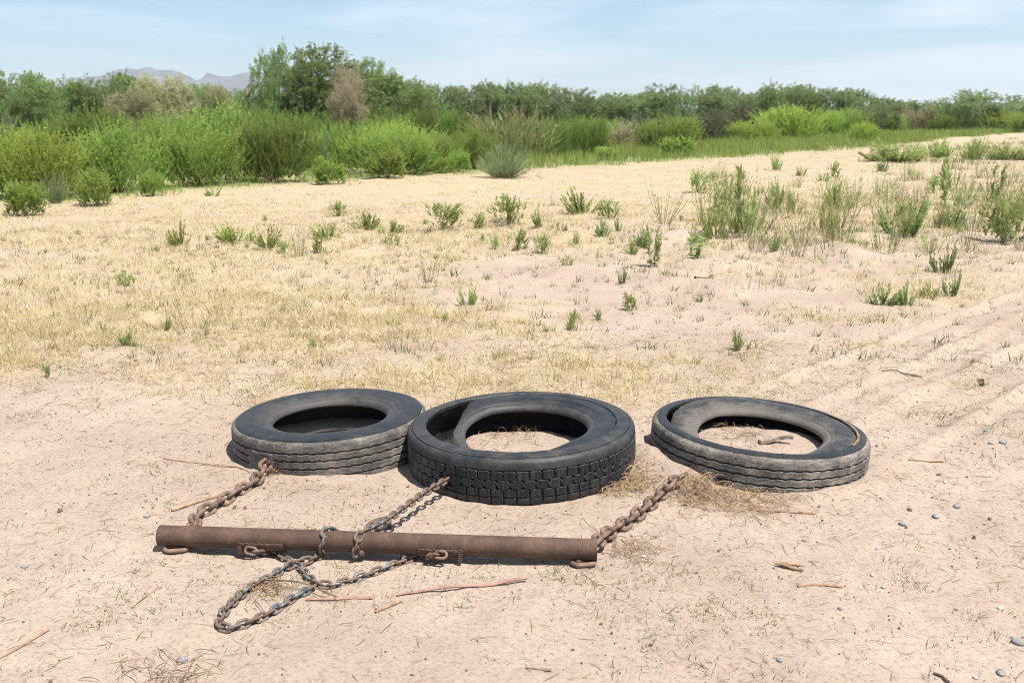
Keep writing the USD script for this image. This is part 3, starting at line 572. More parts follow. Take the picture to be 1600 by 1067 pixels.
# shrub band: (kind, u, base, top, width, label)
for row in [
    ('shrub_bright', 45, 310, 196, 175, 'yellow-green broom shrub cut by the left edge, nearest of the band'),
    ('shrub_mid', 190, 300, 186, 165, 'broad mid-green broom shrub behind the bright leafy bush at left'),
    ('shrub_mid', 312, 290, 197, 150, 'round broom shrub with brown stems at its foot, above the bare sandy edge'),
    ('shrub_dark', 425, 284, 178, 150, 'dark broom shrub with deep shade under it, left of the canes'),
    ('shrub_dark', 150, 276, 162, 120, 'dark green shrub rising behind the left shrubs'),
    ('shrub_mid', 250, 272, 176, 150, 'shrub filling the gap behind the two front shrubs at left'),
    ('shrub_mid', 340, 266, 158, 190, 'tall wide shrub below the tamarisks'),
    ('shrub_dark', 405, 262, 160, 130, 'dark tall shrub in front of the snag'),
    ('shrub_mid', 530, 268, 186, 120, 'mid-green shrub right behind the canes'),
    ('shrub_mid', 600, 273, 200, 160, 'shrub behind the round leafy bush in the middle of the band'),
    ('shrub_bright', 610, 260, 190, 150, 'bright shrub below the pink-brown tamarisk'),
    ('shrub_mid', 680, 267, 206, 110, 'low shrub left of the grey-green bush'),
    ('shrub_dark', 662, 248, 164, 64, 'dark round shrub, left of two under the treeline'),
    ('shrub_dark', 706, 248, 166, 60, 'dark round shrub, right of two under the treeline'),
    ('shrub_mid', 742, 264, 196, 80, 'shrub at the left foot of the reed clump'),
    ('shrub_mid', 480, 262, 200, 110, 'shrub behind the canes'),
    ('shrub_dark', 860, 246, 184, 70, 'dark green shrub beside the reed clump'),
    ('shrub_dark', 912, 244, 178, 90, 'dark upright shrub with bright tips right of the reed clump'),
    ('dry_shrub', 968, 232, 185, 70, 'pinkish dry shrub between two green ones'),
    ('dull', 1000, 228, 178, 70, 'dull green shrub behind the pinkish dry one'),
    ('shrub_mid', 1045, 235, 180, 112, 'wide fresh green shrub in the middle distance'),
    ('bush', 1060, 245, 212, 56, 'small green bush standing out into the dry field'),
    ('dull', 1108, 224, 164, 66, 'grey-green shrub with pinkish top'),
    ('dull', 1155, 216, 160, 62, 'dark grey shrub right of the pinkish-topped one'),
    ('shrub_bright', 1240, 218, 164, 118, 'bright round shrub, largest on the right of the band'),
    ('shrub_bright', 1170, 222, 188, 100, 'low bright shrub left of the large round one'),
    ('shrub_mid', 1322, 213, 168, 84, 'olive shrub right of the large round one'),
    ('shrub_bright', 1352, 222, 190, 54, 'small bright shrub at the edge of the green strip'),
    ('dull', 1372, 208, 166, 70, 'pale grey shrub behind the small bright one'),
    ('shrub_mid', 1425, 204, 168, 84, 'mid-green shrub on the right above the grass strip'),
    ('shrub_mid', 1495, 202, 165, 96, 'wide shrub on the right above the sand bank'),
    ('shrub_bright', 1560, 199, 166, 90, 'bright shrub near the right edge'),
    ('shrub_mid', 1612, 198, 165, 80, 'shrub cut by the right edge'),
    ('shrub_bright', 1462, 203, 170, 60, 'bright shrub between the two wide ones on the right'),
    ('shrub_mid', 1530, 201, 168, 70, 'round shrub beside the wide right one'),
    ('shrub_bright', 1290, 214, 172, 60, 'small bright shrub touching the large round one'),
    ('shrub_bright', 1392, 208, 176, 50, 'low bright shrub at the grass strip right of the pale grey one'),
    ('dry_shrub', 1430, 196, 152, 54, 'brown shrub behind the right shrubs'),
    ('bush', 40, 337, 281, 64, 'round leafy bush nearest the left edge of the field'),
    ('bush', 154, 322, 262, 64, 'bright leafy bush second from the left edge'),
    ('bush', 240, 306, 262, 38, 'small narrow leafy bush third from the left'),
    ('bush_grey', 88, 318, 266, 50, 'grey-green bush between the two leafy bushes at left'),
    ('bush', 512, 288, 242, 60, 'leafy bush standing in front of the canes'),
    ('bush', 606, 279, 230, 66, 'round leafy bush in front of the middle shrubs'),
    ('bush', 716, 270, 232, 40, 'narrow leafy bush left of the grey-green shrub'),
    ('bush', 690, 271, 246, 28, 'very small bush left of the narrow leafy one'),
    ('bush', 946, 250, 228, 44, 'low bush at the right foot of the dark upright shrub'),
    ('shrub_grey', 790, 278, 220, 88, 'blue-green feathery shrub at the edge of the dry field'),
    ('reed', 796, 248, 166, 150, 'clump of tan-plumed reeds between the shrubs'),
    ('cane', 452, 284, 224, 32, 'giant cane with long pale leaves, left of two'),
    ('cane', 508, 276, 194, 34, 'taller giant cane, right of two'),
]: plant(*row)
gb = 'shrubs filling the back of the band'
for u, base, top, w in [(-5, 285, 190, 130), (80, 270, 184, 130), (450, 255, 172, 120), (560, 250, 178, 120), (620, 246, 176, 110), (760, 242, 186, 100), (830, 238, 186, 90), (940, 228, 184, 90), (1080, 222, 180, 90), (1140, 214, 180, 90), (1210, 208, 172, 80), (1290, 206, 172, 80), (1390, 200, 170, 80), (1470, 196, 167, 80), (1540, 194, 165, 80), (1590, 193, 164, 80), (1655, 195, 165, 90)]:
    plant('shrub_mid' if rng.uniform() < .5 else 'shrub_dark', u, base, top, w, place_label('half hidden shrub at the back of the band', u, top, ('', 'smaller', 'darker', 'low'), (100, 260)) or f'low shrub at the back of the band, near the {ANCH[int(u) % 7 + 9][2]}', gb)

# ---------------------------------------------------------------- snag and birds
def bird(name, label, p, yaw, s):
    def ball(c, r): return manifold3d.Manifold.sphere(r, 16).translate(c)
    H = manifold3d.Manifold.batch_hull
    body = H([ball([0, 0, .09], .045), ball([-.07, 0, .06], .03)]) + H([ball([0, 0, .10], .04), ball([.045, 0, .145], .03)]) + H([ball([.05, 0, .147], .026), ball([.085, 0, .14], .006)]) + H([ball([-.08, 0, .055], .02), ball([-.19, 0, .0], .012), ball([-.19, .02, .0], .008)]) + H([ball([0, .015, .06], .01), ball([.01, .015, .0], .006)]) + H([ball([0, -.015, .06], .01), ball([.01, -.015, .0], .006)])
    t = thing(name, label, 'bird', p, yaw, (s, s, s)); obj('body', body, M['bird'], t, smooth=40)


def at_d(u, v, D):
    a, b = (u - CX) / FPX, (CY - v) / FPX
    d = np.array([a, CP + b * SP, -SP + b * CP]); return np.array([0, 0, EYE]) + d * (D / d[1])


DSN = 38.0
t = thing('dead_snag', 'bare grey leaning dead branch with a bird on it, left of the big mesquite', 'dead tree', on(398, HZ + FPX * EYE / DSN))
o0 = on(398, HZ + FPX * EYE / DSN)
tr = np.array([at_d(u, v, DSN) for u, v in ((398, 240), (396, 200), (391, 165), (386, 152), (394, 140), (403, 134))]) - o0
obj('trunk', tubes(tr[None], np.linspace(.13, .035, 6)[None], 6), M['bark'], t)
for pts in (((391, 165), (402, 150), (412, 140), (420, 132)), ((392, 170), (408, 158), (424, 148), (436, 140)), ((386, 152), (384, 140), (389, 133), (395, 129)), ((398, 200), (412, 180), (428, 165), (440, 158)), ((394, 180), (384, 168), (376, 160), (370, 158))):
    b = np.array([at_d(u, v, DSN + .3 * i) for i, (u, v) in enumerate(pts)]) - o0
    obj('branch', tubes(b[None], np.linspace(.05, .015, 4)[None], 5), M['bark'], t)
bird('perched_bird', 'dark bird on the dead snag', at_d(395, 129, DSN + .9), 2.4, .75)
bird('perched_bird', 'dark bird on top of the pink-brown tamarisk', at_d(550, 108, 34.0), .4, .75)

# ---------------------------------------------------------------- weeds in the field
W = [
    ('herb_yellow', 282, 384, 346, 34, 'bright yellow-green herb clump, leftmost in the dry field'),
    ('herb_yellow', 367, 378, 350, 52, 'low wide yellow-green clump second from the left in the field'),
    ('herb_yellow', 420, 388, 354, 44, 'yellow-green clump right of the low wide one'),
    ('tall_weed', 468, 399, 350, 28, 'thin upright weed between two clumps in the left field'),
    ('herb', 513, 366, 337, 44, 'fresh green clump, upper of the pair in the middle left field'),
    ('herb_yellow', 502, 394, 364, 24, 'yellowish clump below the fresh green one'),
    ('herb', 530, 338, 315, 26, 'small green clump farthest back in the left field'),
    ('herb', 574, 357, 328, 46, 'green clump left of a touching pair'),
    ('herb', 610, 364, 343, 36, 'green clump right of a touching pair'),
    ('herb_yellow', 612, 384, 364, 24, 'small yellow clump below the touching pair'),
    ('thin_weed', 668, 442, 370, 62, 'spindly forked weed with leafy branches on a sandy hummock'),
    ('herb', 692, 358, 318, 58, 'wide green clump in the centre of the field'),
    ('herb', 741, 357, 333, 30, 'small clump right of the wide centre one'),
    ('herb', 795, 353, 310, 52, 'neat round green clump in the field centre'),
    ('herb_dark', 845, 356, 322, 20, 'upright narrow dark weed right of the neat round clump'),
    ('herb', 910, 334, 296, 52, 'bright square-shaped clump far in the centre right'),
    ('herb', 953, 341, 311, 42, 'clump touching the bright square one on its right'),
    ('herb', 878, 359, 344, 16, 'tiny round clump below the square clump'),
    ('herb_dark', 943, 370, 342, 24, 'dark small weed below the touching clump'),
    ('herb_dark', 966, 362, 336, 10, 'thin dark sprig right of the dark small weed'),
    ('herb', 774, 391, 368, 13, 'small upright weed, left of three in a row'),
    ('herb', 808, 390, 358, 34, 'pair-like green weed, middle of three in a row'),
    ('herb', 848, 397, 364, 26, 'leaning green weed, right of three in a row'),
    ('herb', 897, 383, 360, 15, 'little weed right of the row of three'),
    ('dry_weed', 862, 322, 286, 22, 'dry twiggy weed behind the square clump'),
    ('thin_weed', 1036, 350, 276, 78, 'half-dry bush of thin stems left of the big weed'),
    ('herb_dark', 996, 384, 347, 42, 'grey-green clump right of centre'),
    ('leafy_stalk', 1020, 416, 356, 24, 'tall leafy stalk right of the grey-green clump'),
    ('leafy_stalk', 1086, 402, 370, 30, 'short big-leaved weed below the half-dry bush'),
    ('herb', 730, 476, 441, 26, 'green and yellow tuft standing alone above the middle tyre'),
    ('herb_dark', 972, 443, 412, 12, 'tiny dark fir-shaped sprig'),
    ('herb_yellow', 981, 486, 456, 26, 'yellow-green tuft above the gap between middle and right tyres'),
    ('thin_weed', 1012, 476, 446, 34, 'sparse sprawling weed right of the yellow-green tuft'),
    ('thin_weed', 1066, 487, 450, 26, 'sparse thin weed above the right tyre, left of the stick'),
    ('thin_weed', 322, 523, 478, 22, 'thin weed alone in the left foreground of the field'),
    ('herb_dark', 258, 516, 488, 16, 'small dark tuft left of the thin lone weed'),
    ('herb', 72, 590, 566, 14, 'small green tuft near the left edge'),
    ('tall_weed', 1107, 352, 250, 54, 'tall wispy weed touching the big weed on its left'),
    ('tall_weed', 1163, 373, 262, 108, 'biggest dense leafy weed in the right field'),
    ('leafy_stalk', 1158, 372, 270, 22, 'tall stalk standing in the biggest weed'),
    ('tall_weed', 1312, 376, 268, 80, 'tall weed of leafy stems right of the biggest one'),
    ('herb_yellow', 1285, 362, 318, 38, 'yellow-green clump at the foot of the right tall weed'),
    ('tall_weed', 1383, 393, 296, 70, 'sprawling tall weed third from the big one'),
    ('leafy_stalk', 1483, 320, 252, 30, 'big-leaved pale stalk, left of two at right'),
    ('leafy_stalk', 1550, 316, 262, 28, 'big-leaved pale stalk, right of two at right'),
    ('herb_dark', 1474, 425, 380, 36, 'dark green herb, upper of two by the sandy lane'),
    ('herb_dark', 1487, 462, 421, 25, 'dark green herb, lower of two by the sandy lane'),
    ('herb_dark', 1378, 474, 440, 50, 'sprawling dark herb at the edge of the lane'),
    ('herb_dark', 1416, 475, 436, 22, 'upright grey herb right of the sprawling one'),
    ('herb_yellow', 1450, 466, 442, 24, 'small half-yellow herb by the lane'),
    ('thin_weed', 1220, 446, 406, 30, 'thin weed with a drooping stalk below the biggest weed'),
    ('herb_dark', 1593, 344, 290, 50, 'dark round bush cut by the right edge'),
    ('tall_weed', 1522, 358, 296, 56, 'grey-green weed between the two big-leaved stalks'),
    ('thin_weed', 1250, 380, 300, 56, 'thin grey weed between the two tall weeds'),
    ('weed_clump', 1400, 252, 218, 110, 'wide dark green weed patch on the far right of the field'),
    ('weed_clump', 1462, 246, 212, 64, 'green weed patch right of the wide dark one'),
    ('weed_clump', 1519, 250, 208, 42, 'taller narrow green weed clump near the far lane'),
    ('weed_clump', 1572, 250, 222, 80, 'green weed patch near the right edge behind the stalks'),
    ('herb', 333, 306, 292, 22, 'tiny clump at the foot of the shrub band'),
]
for row in W: plant(*row)
gw = 'small weeds scattered through the right weedy strip'
for i in range(140):
    u, b = rng.uniform(1090, 1610), rng.uniform(262, 400)
    if b > 395 - (1600 - u) * .0 and u > 1500: continue
    k = ('thin_weed', 'tall_weed', 'herb', 'dry_weed', 'herb_dark')[int(rng.choice(5, p=[.34, .20, .14, .26, .06]))]
    s = (b - HZ) / 180
    hh = rng.uniform(24, 70) * s
    L_ = place_label({'thin_weed': 'sparse thin weed', 'tall_weed': 'leafy upright weed', 'herb': 'green herb', 'dry_weed': 'dry twiggy weed', 'herb_dark': 'dark green herb'}[k], u, b - hh / 2, ('small', 'spindly'), (240, 480)); L_ and plant(k, u, b, b - hh, hh * rng.uniform(.6, 1.1), L_, gw)
gs = 'small weeds scattered over the dry field'
for i in range(70):
    u, b = rng.uniform(180, 1250), rng.uniform(330, 560)
    k = ('thin_weed', 'herb', 'dry_weed', 'herb_yellow', 'herb_dark')[int(rng.choice(5, p=[.2, .2, .35, .1, .15]))]
    s = (b - HZ) / 250; hh = rng.uniform(8, 24) * s
    L_ = place_label({'thin_weed': 'sparse thin weed', 'herb': 'green sprig', 'dry_weed': 'dry twiggy sprig', 'herb_yellow': 'yellowish sprig', 'herb_dark': 'dark green sprig'}[k], u, b - hh / 2, ('tiny', 'little'), (300, 520)); L_ and plant(k, u, b, b - hh, hh * rng.uniform(.6, 1.1), L_, gs)

# ---------------------------------------------------------------- grass (uncountable)
def tuft(seed, n, h, w, spread, base_r, bend=.5, flat=0.0):
    rg = np.random.default_rng(seed); k = 4; t = np.linspace(0, 1, k)
    az = rg.uniform(0, 2 * math.pi, n); tl = rg.uniform(.05, spread, n) * .8 + flat
    L = rg.uniform(.45, 1.0, n) * h
    out = np.stack([np.cos(az), np.sin(az), np.zeros(n)], -1)
    b = np.stack([rg.normal(0, base_r, n), rg.normal(0, base_r, n), np.full(n, -.004)], -1)
    th = tl[:, None] + bend * t[None] ** 1.5 * rg.uniform(.2, 1.2, n)[:, None]
    step = L[:, None] / (k - 1)
    dx = np.concatenate([np.zeros((n, 1)), np.cumsum(np.sin(th[:, :-1]) * step, 1)], 1); dz = np.concatenate([np.zeros((n, 1)), np.cumsum(np.cos(th[:, :-1]) * step, 1)], 1)
    P = b[:, None] + out[:, None] * dx[..., None] + np.array([0, 0, 1.0]) * np.maximum(dz, 0.002)[..., None]
    side = np.stack([-np.sin(az), np.cos(az), np.zeros(n)], -1)
    sd = unit(side + rg.normal(0, .5, (n, 3)))
    wid = w * rg.uniform(.6, 1.2, n)[:, None] * np.array([1, .9, .6, .08])[None]
    V = np.stack([P - sd[:, None] * wid[..., None] / 2, P + sd[:, None] * wid[..., None] / 2], 2)
    i = np.arange(n * k * 2).reshape(n, k, 2)
    f = np.stack([i[:, :-1, 0], i[:, :-1, 1], i[:, 1:, 1], i[:, 1:, 0]], -1).reshape(-1, 4)
    return V.reshape(-1, 3), f


def scatter(name, label, tufts, mat_name, xy, scales, seed, squash=None):
    rg = np.random.default_rng(seed); n = len(xy)
    pi = UsdGeom.PointInstancer.Define(stage, numbered('/World/' + name)); path = pi.GetPath().pathString
    for i, t in enumerate(tufts):
        usdkit.mesh(stage, f'{path}/tuft_{i + 1:03d}', t, M[mat_name]); pi.CreatePrototypesRel().AddTarget(f'{path}/tuft_{i + 1:03d}')
    z = hgt(xy[:, 0], xy[:, 1]) - .003
    pi.CreatePositionsAttr(Vt.Vec3fArray.FromNumpy(np.column_stack([xy, z]).astype(np.float32)))
    pi.CreateProtoIndicesAttr(Vt.IntArray.FromNumpy(rg.integers(0, len(tufts), n).astype(np.int32)))
    s = np.asarray(scales, np.float32); s = np.stack([s, s, s * rg.uniform(.7, 1.2, n)], -1) if s.ndim == 1 else s
    pi.CreateScalesAttr(Vt.Vec3fArray.FromNumpy(s.astype(np.float32)))
    a = rg.uniform(0, 2 * math.pi, n)
    q = np.zeros((n, 4)); q[:, 2] = np.sin(a / 2); q[:, 3] = np.cos(a / 2)
    pi.CreateOrientationsAttr(Vt.QuathArray([Gf.Quath(float(w_), 0, 0, float(z_)) for z_, w_ in q[:, 2:]]))
    tag(pi.GetPrim(), label, 'grass', None, 'stuff')


def sample(n, dens, y0, y1, margin=.62, power=1.0):
    """points in the view wedge, accepted with probability dens(x,y)"""
    y = y0 * (y1 / y0) ** rng.uniform(0, 1, n) if power == 0 else np.sqrt(rng.uniform(y0 ** 2, y1 ** 2, n))
    x = rng.uniform(-1, 1, n) * (margin * y)
    k = rng.uniform(0, 1, n) < dens(x, y)
    xy = np.stack([x[k], y[k]], -1)
    ok = np.ones(len(xy), bool)
    for cx, cy, R in TYRES.values(): ok &= np.hypot(xy[:, 0] - cx, xy[:, 1] - cy) > R + .015
    return xy[ok]


dry = [tuft(300 + i, 26, .085, .0035, 1.5, .045, 1.0) for i in range(5)]
dryflat = [tuft(320 + i, 22, .13, .0035, .6, .05, .5, .8) for i in range(3)]
midt = [tuft(340 + i, 18, .10, .006, 1.6, .08, 1.0, .15) for i in range(5)]
fart = [tuft(360 + i, 14, .10, .012, 1.6, .16, 1.0, .2) for i in range(4)]
xy = sample(9500, lambda x, y: cover(x, y) ** 1.3 * (1 - smooth01(y, 6.6, 10)), 4.6, 10); scatter('dry_grass', 'short yellow dry grass tufts behind the tyres', dry + dryflat, 'dry_grass', xy, rng.uniform(.5, 1.4, len(xy)), 1)
xy = sample(24000, lambda x, y: cover(x, y) ** 1.2 * smooth01(y, 5.6, 9.0) * (1 - smooth01(y, 13, 21)), 5.6, 21); scatter('dry_grass', 'straw-coloured dry grass across the middle of the field', midt, 'pale_grass', xy, rng.uniform(.4, 1.05, len(xy)), 2)
xy = sample(17000, lambda x, y: cover(x, y) * (1 - green_cover(x, y)) * smooth01(y, 12, 20), 12, 48); scatter('dry_grass', 'pale mown dry grass in the back of the field', fart, 'pale_grass', xy, rng.uniform(.35, .8, len(xy)), 3)
gt = [tuft(380 + i, 20, .5, .022, .5, .22, .4) for i in range(4)]
xy = sample(42000, lambda x, y: np.clip(green_cover(x, y) * 1.2, 0, 1) * (1 - .7 * smooth01(y, 60, 100)), 17, 112)
scatter('green_grass', 'fresh green grass strip along the foot of the shrubs', gt, 'green_grass', xy, rng.uniform(.4, 1.05, len(xy)) * (.6 + .4 * smooth01(xy[:, 0], -3, 2)), 4)
gw_ = lambda x, y: np.clip((nz(x, y, .28, 47) - .42) * 3, 0, 1) * smooth01(x - .33 * y, 0, 3) * (1 - green_cover(x, y))
xy = sample(9000, gw_, 17, 60); scatter('green_grass', 'patchy pale green weeds over the right of the field', [tuft(440 + i, 16, .38, .018, .8, .18, .5) for i in range(4)], 'patch_green', xy, rng.uniform(.35, 1.0, len(xy)), 14)
xy = sample(5000, lambda x, y: np.clip((nz(x, y, .5, 48) - .40) * 3, 0, 1) * smooth01(x - .20 * y, -.5, 1.5) * (1 - smooth01(x - .62 * y, -.8, .8)), 9, 22); scatter('dry_grass', 'dry stalks and straw between the weeds on the right', [tuft(460 + i, 14, .26, .007, .9, .08, .6) for i in range(4)], 'pale_grass', xy, rng.uniform(.35, 1.1, len(xy)), 15)
W_ = np.array(weed_spots); W_ = W_[W_[:, 1] < 45]; k_ = np.repeat(np.arange(len(W_)), 9); rg_ = np.random.default_rng(77)
xy = W_[k_, :2] + rg_.normal(0, 1, (len(k_), 2)) * (W_[k_, 2:3] * .45 + .05); sc_ = np.clip(W_[k_, 3] * 2.6, .35, 1.6) * rg_.uniform(.5, 1.1, len(k_))
scatter('dry_grass', 'dry stalks and litter gathered at the feet of the weeds', midt, 'pale_grass', xy[::2], sc_[::2], 16)
scatter('green_sprouts', 'small green blades gathered at the feet of the weeds', [tuft(480 + i, 10, .10, .008, 1.4, .05, .7) for i in range(4)], 'patch_green', xy[1::2], sc_[1::2], 17)
sp = [tuft(400 + i, 16, .042, .0036, 1.7, .03, .9) for i in range(5)]


def sprouts(x, y):
    n = nz(x, y, 1.6, 41, 3)
    c = np.clip((n - .47) * 4.0, 0, 1) * (1 - smooth01(x * .78 - y * .62, -1.3, -.3)) * .9 + .05
    c += .8 * np.exp(-((x - 1.55) / .22) ** 2 - ((y - 3.40) / .12) ** 2)
    return np.clip(c, 0, 1)


xy = sample(7500, sprouts, 2.6, 7.0); scatter('green_sprouts', 'little green grass sprouts dotting the sand around the tyres', sp, 'sprout', xy, rng.uniform(.35, 1.0, len(xy)), 5)
xy = sample(3000, lambda x, y: (.25 + .5 * nz(x, y, 1.1, 43)) * (1 - .6 * smooth01(x * .78 - y * .62, -1.5, .2)), 6.5, 14); scatter('green_sprouts', 'green sprouts among the dry grass of the middle field', [tuft(420 + i, 10, .09, .008, 1.0, .03, .5) for i in range(4)], 'sprout', xy, rng.uniform(.4, 1.1, len(xy)), 6)


# ---------------------------------------------------------------- litter
def strands(n, xy, Lr, w, seed, lift=.012, curl=.5, heights=None):
    rg = np.random.default_rng(seed); k = 5; L = rg.uniform(*Lr, n) * rg.uniform(.3, 1, n)
    a = rg.uniform(0, 2 * math.pi, n); da = rg.normal(0, curl, n); t = np.linspace(-.5, .5, k)
    th = a[:, None] + da[:, None] * t
    P = np.zeros((n, k, 3)); P[:, 1:, :2] = np.cumsum(np.stack([np.cos(th), np.sin(th)], -1)[:, 1:] * (L[:, None, None] / (k - 1)), 1)
    P[..., :2] += xy[:, None, :] - P[:, 2:3, :2]
    P[..., 2] = hgt(P[..., 0], P[..., 1]) + .002 + rg.uniform(0, lift, n)[:, None] * (1 - (2 * t) ** 2) + (0 if heights is None else heights[:, None])
    R = w * rg.uniform(.5, 1.2, n)[:, None] * np.array([.6, 1, 1, .8, .3])[None]
    return tubes(P, R, 3)


xy = sample(7000, lambda x, y: sum(np.exp(-((x * .72 - y * .694 - q_) / .05) ** 2) for q_ in (-3.05, -2.3, -1.88, -.95)) * lane_fade(x, y) * .7 + .35 + .65 * (nz(x, y, 1.4, 71) > .5) - .3 * smooth01(x * .78 - y * .62, -1.2, 0), 2.6, 7.5)
tag(obj('straw_litter', strands(len(xy), xy, (.02, .12), .0010, 5, .008, .18), M['straw']), 'loose bits of straw strewn over the sand', 'straw', None, 'stuff')
xy = sample(12000, lambda x, y: .3 + .7 * nz(x, y, 2, 72), 2.5, 8.5); n = len(xy); rg = np.random.default_rng(8)
oc = trimesh.creation.icosphere(0); V = np.array(oc.vertices); s = (rg.gamma(1.4, .0011, n) + .0010)
cv = V[None] * (s[:, None] * rg.uniform(.6, 1.3, (n, 3)))[:, None] + np.column_stack([xy, hgt(xy[:, 0], xy[:, 1]) + s * .3])[:, None]
tag(obj('soil_crumbs', (cv.reshape(-1, 3), (np.array(oc.faces)[None] + np.arange(n)[:, None, None] * 12).reshape(-1, 3)), M['crumb']), 'tiny crumbs of soil and grit on the sand', 'grit', None, 'stuff')


def heap(name, label, spots, n, seed, mat_name='heap', cat='straw heap', w=.0014):
    rg = np.random.default_rng(seed); k = rg.integers(0, len(spots), n); S = np.array([(on(u, v)[0], on(u, v)[1], r, hh) for u, v, r, hh in spots])
    d = rg.normal(0, 1, (n, 2)) * S[k, 2:3] * .5; xy = S[k, :2] + d
    hh = S[k, 3] * np.exp(-(d ** 2).sum(1) / (S[k, 2] ** 2 * .35)) * rg.uniform(0, 1, n)
    return tag(obj(name, strands(n, xy, (.03, .17), w, seed, .03, 1.1, hh), M[mat_name]), label, cat, None, 'stuff')


heap('straw_heap', 'tangled dry straw piled between the middle and right tyres', [(990, 735, .12, .07), (1000, 760, .12, .05), (960, 768, .09, .03)], 380, 90)
heap('straw_heap', 'tangled dead grass heaped in front of the right tyre beside its chain', [(1110, 772, .16, .09), (1080, 755, .10, .09), (1140, 790, .14, .05), (1200, 790, .16, .015), (1095, 765, .10, .09)], 640, 91)
heap('straw_heap', 'small wad of yellow straw under the chain loop', [(425, 923, .09, .010)], 70, 92, 'straw')
heap('straw_heap', 'wisp of straw at the pipe end under the right chain', [(980, 860, .15, .006)], 80, 93, 'straw')
heap('straw_heap', 'wad of dry straw at the bottom edge of the picture', [(260, 1056, .15, .006)], 60, 94, 'straw')
heap('straw_heap', 'scatter of straw inside the middle tyre', [(830, 672, .2, .01), (800, 680, .2, .01)], 150, 95, 'straw')
heap('straw_heap', 'few straws on the sand inside the right tyre', [(1150, 680, .2, .02)], 80, 96, 'straw')


def stick(name, label, pts, r, mt, cat='stick', lift=.0):
    P = np.array([on(u, v) + np.array([0, 0, r * .9 + lift * (i % 2)]) for i, (u, v) in enumerate(pts)])
    t = np.linspace(0, len(P) - 1, 4 * len(P)); Q = np.stack([np.interp(t, np.arange(len(P)), P[:, j]) for j in range(3)], -1)
    Q[:, :2] += np.random.default_rng(int(abs(pts[0][0])) + 1).normal(0, r * .25, (len(Q), 2)); Q[:, 2] = np.maximum(Q[:, 2], hgt(Q[:, 0], Q[:, 1]) + r * .6)
    m = tubes(Q[None], (r * np.linspace(.75, 1.1, len(Q)) * (1 + np.random.default_rng(3).normal(0, .08, len(Q))))[None], 6)
    tag(obj(name, m, M[mt], smooth=50), label, cat)


stick('stick', 'flat reddish stick lying left of the left chain', [(268, 799), (320, 782), (372, 768)], .007, 'twig')
stick('stick', 'long pinkish stem lying right of the chain cross', [(620, 931), (700, 924), (770, 915), (822, 909)], .006, 'twig_pink', lift=.012)
stick('stick', 'pinkish stem poking out from under the chain cross', [(478, 938), (530, 937), (582, 936)], .006, 'twig_pink')
stick('stick', 'thin brown stem crossing over the chain', [(405, 905), (470, 922), (530, 935)], .003, 'twig_dark', lift=.03)
stick('stick', 'slender twig at the left edge near the bottom', [(-5, 1033), (35, 1010), (76, 985)], .0045, 'twig')
stick('stick', 'short orange curl of bark below the long pinkish stem', [(586, 958), (610, 948), (626, 940)], .005, 'twig')
stick('stick', 'orange crooked stick on the sand below the right tyre', [(1246, 917), (1285, 915), (1316, 918)], .005, 'twig')
stick('stick', 'thin straight twig in front of the right tyre', [(1180, 798), (1230, 801), (1275, 803)], .004, 'twig')
stick('stick', 'thin dark twig on the lane behind the right tyre', [(1378, 580), (1410, 584), (1440, 590)], .005, 'twig_dark')
stick('stick', 'pale straw stalk on the sand right of the right tyre', [(1420, 719), (1450, 722), (1474, 722)], .004, 'straw')
stick('stick', 'short grey twig at the bottom edge', [(822, 1044), (862, 1049)], .005, 'wood_grey')
stick('stick', 'thin twig lying in the left foreground', [(206, 950), (230, 930), (248, 918)], .003, 'twig')
stick('stick', 'thin brown stem running to the left tyre', [(255, 717), (310, 724), (372, 730), (390, 738)], .003, 'twig')
stick('stick', 'dead grey branch lying in the field above the right tyre', [(1085, 442), (1105, 437), (1112, 432)], .012, 'twig_dark')
stick('stick', 'short dark twig near the bottom right corner', [(1460, 1053), (1472, 1058), (1482, 1067)], .005, 'twig_dark')
for i, (u, v) in enumerate([(1232, 886)]):
    p = on(u, v); rg = np.random.default_rng(5)
    t_ = thing('bark_chunk', 'brown shredded chunk of bark on the bare sand', 'bark', p)
    for j in range(7):
        a = -.45 + rg.normal(0, .18); L = rg.uniform(.05, .095); c = np.array([rg.normal(0, .012), rg.normal(0, .012), .006 + .004 * (j % 3)])
        d = np.array([math.cos(a), math.sin(a), rg.normal(0, .1)]); tt = np.linspace(-.5, .5, 6)
        obj('fibre', tubes((c + d * (tt * L)[:, None] + rg.normal(0, .002, (6, 3)))[None], (.006 * np.array([.3, .9, 1, 1, .8, .2]))[None], 6), M['twig'], t_)
